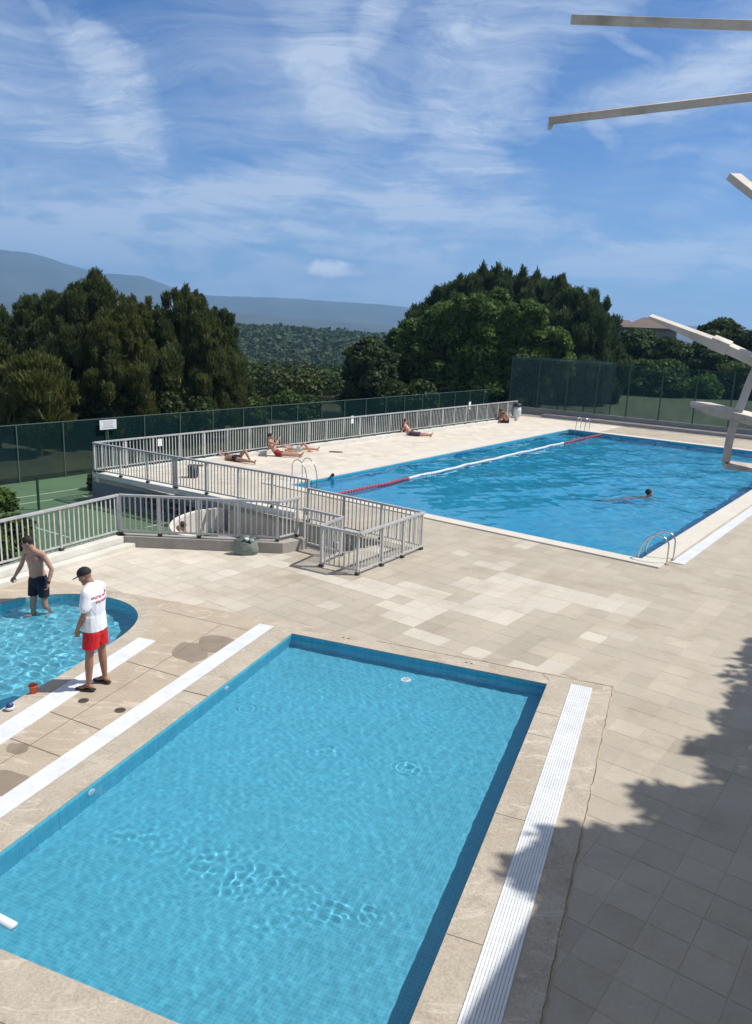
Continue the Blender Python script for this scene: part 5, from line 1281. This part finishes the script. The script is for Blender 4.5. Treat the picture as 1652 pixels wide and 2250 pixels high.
# ---- lifeguard with cap, white T-shirt and red shorts
def lifeguard():
    fl_, fr_ = at(199, 1518), at(229, 1502); mid = (fl_+fr_)/2; M = place(Vector((mid.x, mid.y, .02)), (-1.0, .16)); M3 = M.to_3x3(); I_ = M.inverted()
    root = empty('person', Vector((mid.x, mid.y, 0)), 'man in white T-shirt, red shorts and black cap standing on the white grate', 'person')
    L = dict(aL=(-.135, .05, .105), aR=(.145, -.04, .105), kL=(-.125, .03, .50), kR=(.130, -.02, .50), hL=(-.095, -.01, .92), hR=(.095, -.01, .92), pel=(0, -.01, .98), wst=(0, .03, 1.13), chs=(0, -.015, 1.33), nk=(0, .03, 1.525),
             sL=(-.185, -.005, 1.45), sR=(.185, -.005, 1.45), eL=(-.245, .01, 1.16), eR=(.245, .02, 1.16), wL=(-.215, .135, .925), wR=(.205, .15, .93), hd=(0, .105, 1.640))
    hf, hu = (0, 1, -.42), (0, .42, 1)
    b = Body(M); torso(b, L['pel'], L['wst'], L['chs'], L['nk'], L['sL'], L['sR']); head(b, L['hd'], hf, hu, L['nk'])
    arm(b, L['sL'], L['eL'], L['wL']); arm(b, L['sR'], L['eR'], L['wR']); leg(b, L['hL'], L['kL'], L['aL']); leg(b, L['hR'], L['kR'], L['aR'])
    foot(b, L['aL'], (-.05, 1, 0)); foot(b, L['aR'], (.2, 1, 0))
    hand(b, L['wL'], (.10, .12, -1), (.8, .5, 0), side=-1, curl=.8); hand(b, L['wR'], (-.10, .12, -1), (-.8, .5, 0), side=1, curl=.8)
    body = b.skin('body', skinC_m, root, .0075); eyes(root, M, L['hd'], hf, hu)
    # T-shirt
    b = Body(M); sd = ((1, 0, 0), 1.40)
    b.cap((0, -.005, .76), (0, .01, 1.10), .158, .150, flat=sd); b.cap((0, .01, 1.10), (0, -.005, 1.33), .146, .148, flat=((1, 0, 0), 1.36)); b.cap((0, -.005, 1.33), (0, .008, 1.45), .146, .098, flat=((1, 0, 0), 1.45))
    for sx in (-1, 1): b.cap((sx*.165, 0, 1.445), (sx*.03, .015, 1.500), .078, .075)
    for sx, s_, e_ in ((-1, L['sL'], L['eL']), (1, L['sR'], L['eR'])):
        s_, e_ = Vector(s_), Vector(e_); b.cap(s_ + Vector((sx*-.01, 0, -.01)), s_.lerp(e_, .66), .080, .078)
    sh = b.skin('t_shirt', shirt_m, root, .009, cuts=[((0, 0, .895), (0, .05, -1))], smooth=5)
    # red lettering across the back
    bvh = BVHTree.FromPolygons([sh.matrix_world @ v.co for v in sh.data.vertices], [p.vertices[:] for p in sh.data.polygons])
    bpy.context.view_layer.update()
    bvh = BVHTree.FromPolygons([sh.matrix_world @ v.co for v in sh.data.vertices], [tuple(p.vertices) for p in sh.data.polygons])
    for txt, z, sz in (('MAITRE NAGEUR', 1.370, .048), ('SAUVETEUR', 1.305, .048)):
        cu = bpy.data.curves.new('lettering', 'FONT'); cu.body = txt; cu.size = sz; cu.align_x = 'CENTER'; cu.extrude = 0; cu.offset = .0016; cu.space_character = 1.06
        to = bpy.data.objects.new('tmp', cu); COL.objects.link(to); bpy.context.view_layer.update(); me = bpy.data.meshes.new_from_object(to.evaluated_get(bpy.context.evaluated_depsgraph_get())); bpy.data.objects.remove(to)
        bm = bmesh.new(); bm.from_mesh(me); bmesh.ops.subdivide_edges(bm, edges=[e for e in bm.edges if e.calc_length() > .02], cuts=2)
        for v in bm.verts:
            o_ = M @ Vector((v.co.x, -.6, z + v.co.y)); d_ = M3 @ Vector((0, 1, 0)); hit, nrm, _, _ = bvh.ray_cast(o_, d_)
            v.co = (hit - d_*.004) if hit else (M @ Vector((v.co.x, -.14, z + v.co.y)))
        bm.to_mesh(me); bm.free(); link_mesh('lettering', me, letter_m, sh); bpy.data.objects[-1] if False else None
    # shorts
    b = Body(M); b.cap((0, -.01, .86), (0, -.005, .93), .132, .122, flat=((1, 0, 0), 1.34))
    b.cap((-.088, -.01, .86), (-.120, .02, .54), .122, .112); b.cap((.088, -.01, .86), (.120, -.015, .54), .122, .112)
    b.skin('shorts', red_m, root, .009, cuts=[((0, 0, .635), (0, .08, -1)), ((0, 0, .95), (0, 0, 1))])
    # cap with peak
    rt, f, u = frame(hf, hu); c = Vector(L['hd']); b = Body(M); b.ell(c + u*.040 - f*.004, .088, .108, .092, (rt, f, u)); cp = b.skin('cap', pm('cap_black', (.012, .012, .014), .75), root, .008, cuts=[(tuple(c + u*.020), tuple(-u))])
    b = Body(M); b.ell(c + f*.125 + u*.018, .068, .075, .009, (rt, (f - u*.12).normalized(), u)); b.mb.build('peak', MATS['cap_black'], cp, True)
    # flip-flops
    for a, td in ((L['aL'], (-.05, 1, 0)), (L['aR'], (.2, 1, 0))):
        b = Body(M); t = Vector(td).normalized(); a = Vector(a); s_ = t.cross(Vector((0, 0, 1))); z = Vector((0, 0, -.096))
        b.cap(a + z - t*.055, a + z + t*.155, .046, .052, flat=(Vector((0, 0, 1)), .22)); b.cap(a + t*.13 + z*.85, a + t*.04 - s_*.035 + z*.35, .007, .008, n=6); b.cap(a + t*.13 + z*.85, a + t*.04 + s_*.035 + z*.35, .007, .008, n=6)
        b.mb.build('flip_flop', pm('rubber_black', (.02, .018, .018), .7), root, True)
letter_m = pm('red_print', (.50, .03, .06), .8)
lifeguard()

# ---- man wading in the round pool
def wader():
    mid = at(91, 1366, -.40); mid = Vector((mid.x, mid.y, -.53)); M = place(mid, (-.42, -.90))
    root = empty('person', mid, 'bare-chested man in dark swim shorts and sunglasses wading in the round pool', 'person')
    L = dict(aR=(.10, .10, .085), aL=(-.14, -.12, .085), kR=(.10, .07, .49), kL=(-.125, .01, .49), hR=(.095, 0, .93), hL=(-.095, 0, .93), pel=(0, 0, .99), wst=(0, .03, 1.15), chs=(0, .055, 1.34), nk=(0, .10, 1.545),
             sR=(.200, .075, 1.465), sL=(-.200, .045, 1.465), eR=(.300, .10, 1.20), eL=(-.330, -.02, 1.20), wR=(.370, .20, 1.00), wL=(-.325, .075, .955), hd=(.03, .165, 1.685))
    hf, hu = (.75, .62, -.16), (.15, .10, 1)
    b = Body(M); torso(b, L['pel'], L['wst'], L['chs'], L['nk'], L['sL'], L['sR'], fat=1.03); head(b, L['hd'], hf, hu, L['nk'])
    b.ell((.075, .125, 1.375), .09, .035, .075); b.ell((-.075, .115, 1.375), .09, .035, .075); b.ell((0, .075, 1.10), .12, .085, .12)
    arm(b, L['sL'], L['eL'], L['wL']); arm(b, L['sR'], L['eR'], L['wR']); leg(b, L['hL'], L['kL'], L['aL']); leg(b, L['hR'], L['kR'], L['aR']); foot(b, L['aL'], (-.15, 1, 0)); foot(b, L['aR'], (.1, 1, 0))
    hand(b, L['wR'], (.35, .5, -.8), (-.8, .3, -.2), side=1, fist=True); hand(b, L['wL'], (.1, .15, -1), (.8, .5, 0), side=-1, curl=.9)
    body = b.skin('body', skinB_m, root, .0075); body.cycles.is_caustics_receiver = True; eyes(root, M, L['hd'], hf, hu)
    b = Body(M); b.cap((0, 0, .92), (0, .01, 1.03), .142, .128, flat=((1, 0, 0), 1.36)); b.cap((-.095, 0, .93), (-.122, .01, .66), .118, .096); b.cap((.095, 0, .93), (.105, .05, .66), .118, .096)
    b.skin('swim_shorts', navy_m, root, .009, cuts=[((0, 0, .655), (0, 0, -1)), ((0, 0, 1.055), (0, 0, 1))])
    rt, f, u = frame(hf, hu); c = Vector(L['hd']); b = Body(M); b.ell(c + u*.034 - f*.014, .083, .104, .094, (rt, f, u)); b.skin('hair', hair_m, root, .008, cuts=[(tuple(c + f*.050), tuple(f - u*.25)), (tuple(c + u*.0), tuple(-u + f*.3))])
    g = empty('sunglasses', mid); g.parent = root; g.matrix_parent_inverse = Matrix.Translation(root.location).inverted()
    bpy.data.objects.remove(g)
    b = Body(M)
    for s_ in (-1, 1): b.ell(c + rt*s_*.033 + f*.098 + u*.002, .027, .008, .019, (rt, f, u), 12, 8); b.cap(c + rt*s_*.058 + f*.092 + u*.004, c + rt*s_*.082 - f*.005 + u*.004, .004, .004, n=6)
    b.cap(c + rt*-.02 + f*.104 + u*.006, c + rt*.02 + f*.104 + u*.006, .004, .004, n=6); b.mb.build('sunglasses', black_m, root, True)
    w_ = Vector(L['wL']); e_ = Vector(L['eL']); b = Body(M); b.cap(w_.lerp(e_, .06), w_.lerp(e_, .14), .031, .031); b.mb.build('watch', black_m, root, True)
wader()

# ---- sunbathers: local frame, +y runs from hips to feet, z up
def sunbather(loc, axis, label, P, skin_, trunks, hairm=hair_m, extra=None, k=1.0, voxel=.010, side=1, top=None):
    ax = Vector((axis[0], axis[1], 0)).normalized(); M = place(loc, (ax.x, ax.y)); root = empty('person', loc, label, 'person', 'sunbathers'); del root['group']
    b = Body(M); torso(b, P['pel'], P['wst'], P['chs'], P['nk'], P['sL'], P['sR']); head(b, P['hd'], P['hf'], P['hu'], P['nk'])
    for s_ in 'LR': arm(b, P['s'+s_], P['e'+s_], P['w'+s_]); leg(b, P['h'+s_], P['k'+s_], P['a'+s_]); foot(b, P['a'+s_], P.get('t'+s_, (0, .3, 1)), up=P.get('fu'+s_, (0, -1, .3))); hd_ = Vector(P['w'+s_])-Vector(P['e'+s_]); hand(b, P['w'+s_], P.get('hdir'+s_, tuple(hd_)), P.get('hn'+s_, (0, 0, -1)), side=1 if s_ == 'L' else -1)
    b.skin('body', skin_, root, voxel); eyes(root, M, P['hd'], P['hf'], P['hu'])
    b = Body(M); pe, ws = Vector(P['pel']), Vector(P['wst']); sd = (Vector(P['sR'])-Vector(P['sL'])).normalized(); b.cap(pe - (ws-pe)*.25, pe.lerp(ws, .45), .128, .122, flat=(sd, 1.4))
    for s_ in 'LR': h, kn = Vector(P['h'+s_]), Vector(P['k'+s_]); b.cap(h, h.lerp(kn, trunks[1]), .100, .092)
    b.skin('swimwear', trunks[0], root, .011)
    if top is not None: b = Body(M); c0, c1 = Vector(P['wst']).lerp(Vector(P['chs']), .75), Vector(P['chs']).lerp(Vector(P['nk']), .12); b.cap(c0, c1, .121, .124, flat=(sd, 1.36)); b.skin('bikini_top', top, root, .011)
    rt, f, u = frame(P['hf'], P['hu']); c = Vector(P['hd']); b = Body(M); b.ell(c + u*.034 - f*.014, .084, .104, .096, (rt, f, u)); b.skin('hair', hairm, root, .010, cuts=[(tuple(c + f*.050), tuple(f - u*.25)), (tuple(c), tuple(-u + f*.3))])
    return root, M
lying = dict(pel=(0, 0, .12), wst=(0, -.17, .12), chs=(0, -.37, .13), nk=(0, -.58, .13), sL=(-.19, -.50, .11), sR=(.19, -.50, .11), hd=(0, -.72, .15), hf=(0, .12, 1), hu=(0, -1, .1),
             hL=(-.09, .03, .10), hR=(.09, .03, .10), kL=(-.14, .46, .10), kR=(.14, .46, .10), aL=(-.17, .88, .08), aR=(.17, .88, .08), eL=(-.30, -.26, .06), eR=(.30, -.26, .06), wL=(-.30, -.01, .05), wR=(.30, -.01, .05), tL=(-.3, .35, 1), tR=(.3, .35, 1))
def dirpx(a, b): p, q = at(*a), at(*b); return (q-p)
# 1: knee raised, arms over the face, head on a teal bag
P = dict(lying); P.update(kL=(-.10, .30, .42), aL=(-.10, .52, .09), tL=(0, 1, -.1), fuL=(0, .1, 1), eL=(-.26, -.62, .26), wL=(-.05, -.74, .30), eR=(.26, -.62, .26), wR=(.06, -.70, .30))
a1 = dirpx((490, 1010), (556, 1019)); h1 = at(520, 1013)
sunbather(h1, a1, 'sunbather lying on the back with one knee raised, nearest the stairwell railing', P, skinA_m, (black_c, .06), top=black_c)
q = h1 - a1.normalized()*1.0; b = Body(); b.ell(q + Vector((0, 0, .10)), .16, .24, .11); b.ell(q + Vector((.1, .1, .12)), .12, .14, .10); o = b.skin('beach_bag', teal_m, None, .014); tag(o, 'crumpled teal bag behind the head of the sunbather with the raised knee', 'bag')
# 2: half sitting, phone held up, red trunks
P = dict(lying); P.update(wst=(0, -.12, .22), chs=(0, -.24, .42), nk=(0, -.30, .62), sL=(-.19, -.28, .56), sR=(.19, -.28, .56), hd=(0, -.30, .76), hf=(0, 1, -.15), hu=(0, .15, 1), eL=(-.30, -.42, .33), wL=(-.28, -.50, .09), hdirL=(0, -.8, -.2), hnL=(0, 0, -1), eR=(.28, -.02, .50), wR=(.10, .06, .68))
a2 = dirpx((608, 1000), (672, 1004)); h2 = at(610, 1002)
sunbather(h2, a2, 'sunbather in red trunks half sitting up, a hand raised in front of the face', P, skinB_m, (redtrunk_m, .30))
# 3: lying behind, pale shorts
P = dict(lying); P.update(kR=(.12, .32, .36), aR=(.12, .56, .09), tR=(0, 1, -.1), fuR=(0, .1, 1))
h3 = at(652, 996); sunbather(h3 + Vector((-.1, .45, 0)), dirpx((640, 996), (711, 997)), 'sunbather in pale shorts lying behind the one in red trunks', P, skinB_m, (pale_m, .42), hair2_m)
# 4: pink skin, propped on elbows
P = dict(lying); P.update(wst=(0, -.14, .20), chs=(0, -.28, .36), nk=(0, -.36, .54), sL=(-.19, -.35, .48), sR=(.19, -.35, .48), hd=(0, -.36, .68), hf=(0, 1, 0), hu=(0, 0, 1), eL=(-.24, -.50, .20), wL=(-.26, -.34, .06), eR=(.24, -.50, .20), wR=(.26, -.34, .06))
a4 = dirpx((905, 956), (953, 959)); h4 = at(905, 957)
sunbather(h4, a4, 'pink-skinned sunbather propped up on the elbows, halfway along the long railing', P, skinD_m, (purple_m, .75), hair2_m)
q = at(868, 956.5); b = Body(); b.ell(q + Vector((0, 0, .08)), .42, .30, .09); b.ell(q + Vector((-.2, -.1, .12)), .13, .13, .13); b.cap(q + Vector((-.15, -.1, .05)), q + Vector((-.15, -.1, .55)), .03, .02); o = b.skin('rucksack', black_c, None, .018); tag(o, 'black rucksack and clothes left of the pink-skinned sunbather', 'bag')
# 5: hunched, sitting with knees drawn up at the far end
P = dict(lying); P.update(pel=(0, 0, .11), wst=(0, .01, .28), chs=(0, .14, .46), nk=(0, .30, .60), sL=(-.18, .22, .56), sR=(.18, .22, .56), hd=(0, .42, .66), hf=(0, .7, -.7), hu=(0, .7, .7), kL=(-.12, .36, .44), kR=(.12, .36, .44), aL=(-.12, .56, .09), aR=(.12, .56, .09), tL=(0, 1, -.1), tR=(0, 1, -.1), fuL=(0, .1, 1), fuR=(0, .1, 1), eL=(-.24, .36, .36), wL=(-.14, .52, .22), eR=(.24, .36, .36), wR=(.14, .52, .22))
h5 = at(1113, 929); sunbather(h5, (-1, -.35), 'person sitting hunched over drawn-up knees at the far end of the deck', P, skinC_m, (black_c, .1))
q = at(1093, 928); b = Body(); b.ell(q + Vector((0, 0, .06)), .46, .26, .08); o = b.skin('towel', purple_m, None, .02); tag(o, 'dark crumpled towel in front of the hunched person', 'towel')
# 6: sitting low behind the near railing
hp = at(375, 1137, .02); h6 = Vector((hp.x, hp.y, COURT_Z)); P = dict(P); sunbather(h6, (.85, -.5), 'dark-haired person sitting low behind the near railing, by the curved wall', P, skinB_m, (black_c, .1), hair2_m)
# swimmer
def swimmer():
    p = at(1424, 1091, -.06); M = place(Vector((p.x, p.y, -.06)), (.92, .1)); root = empty('person', p, 'dark-haired swimmer whose head is above the water of the big pool', 'person')
    hf, hu = (0, 1, .12), (0, -.12, 1); hd = (0, .02, .13); b = Body(M); head(b, hd, hf, hu, (0, -.02, -.06), 1.08)
    torso(b, (0, -.72, -.44), (0, -.52, -.36), (0, -.32, -.26), (0, -.06, -.10), (-.2, -.16, -.12), (.2, -.16, -.12)); arm(b, (-.2, -.16, -.10), (-.28, .10, -.20), (-.14, .34, -.16)); arm(b, (.2, -.16, -.10), (.28, .10, -.20), (.16, .34, -.16))
    hand(b, (-.14, .34, -.16), (0, 1, 0), (0, 0, -1)); hand(b, (.16, .34, -.16), (0, 1, 0), (0, 0, -1), side=-1); leg(b, (-.09, -.76, -.44), (-.15, -1.14, -.56), (-.2, -1.5, -.60)); leg(b, (.09, -.76, -.44), (.15, -1.14, -.56), (.2, -1.5, -.60)); foot(b, (-.2, -1.5, -.60), (0, -1, 0)); foot(b, (.2, -1.5, -.60), (0, -1, 0))
    o = b.skin('body', skinB_m, root, .010); o.cycles.is_caustics_receiver = True
    rt, f, u = frame(hf, hu); c = Vector(hd); b = Body(M); b.ell(c + u*.036 - f*.020, .092, .112, .106, (rt, f, u)); b.ell(c - f*.10 + u*.03, .05, .05, .05); b.skin('hair', hair_m, root, .010, cuts=[(tuple(c + f*.050), tuple(f - u*.3))]); eyes(root, M, hd, hf, hu, 1.08)
swimmer()

# ================================================================== haze over the distance
hz = MB(); hz.v = [(x, y, z) for z in (-82, 460) for x, y in ((-5200, -300), (5200, -300), (5200, 8000), (-5200, 8000))]
hz.f = [(0, 3, 2, 1), (4, 5, 6, 7), (0, 1, 5, 4), (1, 2, 6, 5), (2, 3, 7, 6), (3, 0, 4, 7)]
hm = bpy.data.materials.new('haze'); hm.use_nodes = True; t = NT(hm.node_tree); t.n.clear(); o_ = t.add('ShaderNodeOutputMaterial')
pv = t.add('ShaderNodeVolumePrincipled'); pv.inputs['Color'].default_value = (.34, .62, 1.0, 1); pv.inputs['Density'].default_value = .00019; pv.inputs['Anisotropy'].default_value = .2
t.link(pv.outputs[0], o_.inputs['Volume']); hzo = hz.build('haze', hm); tag(hzo, kind='stuff')
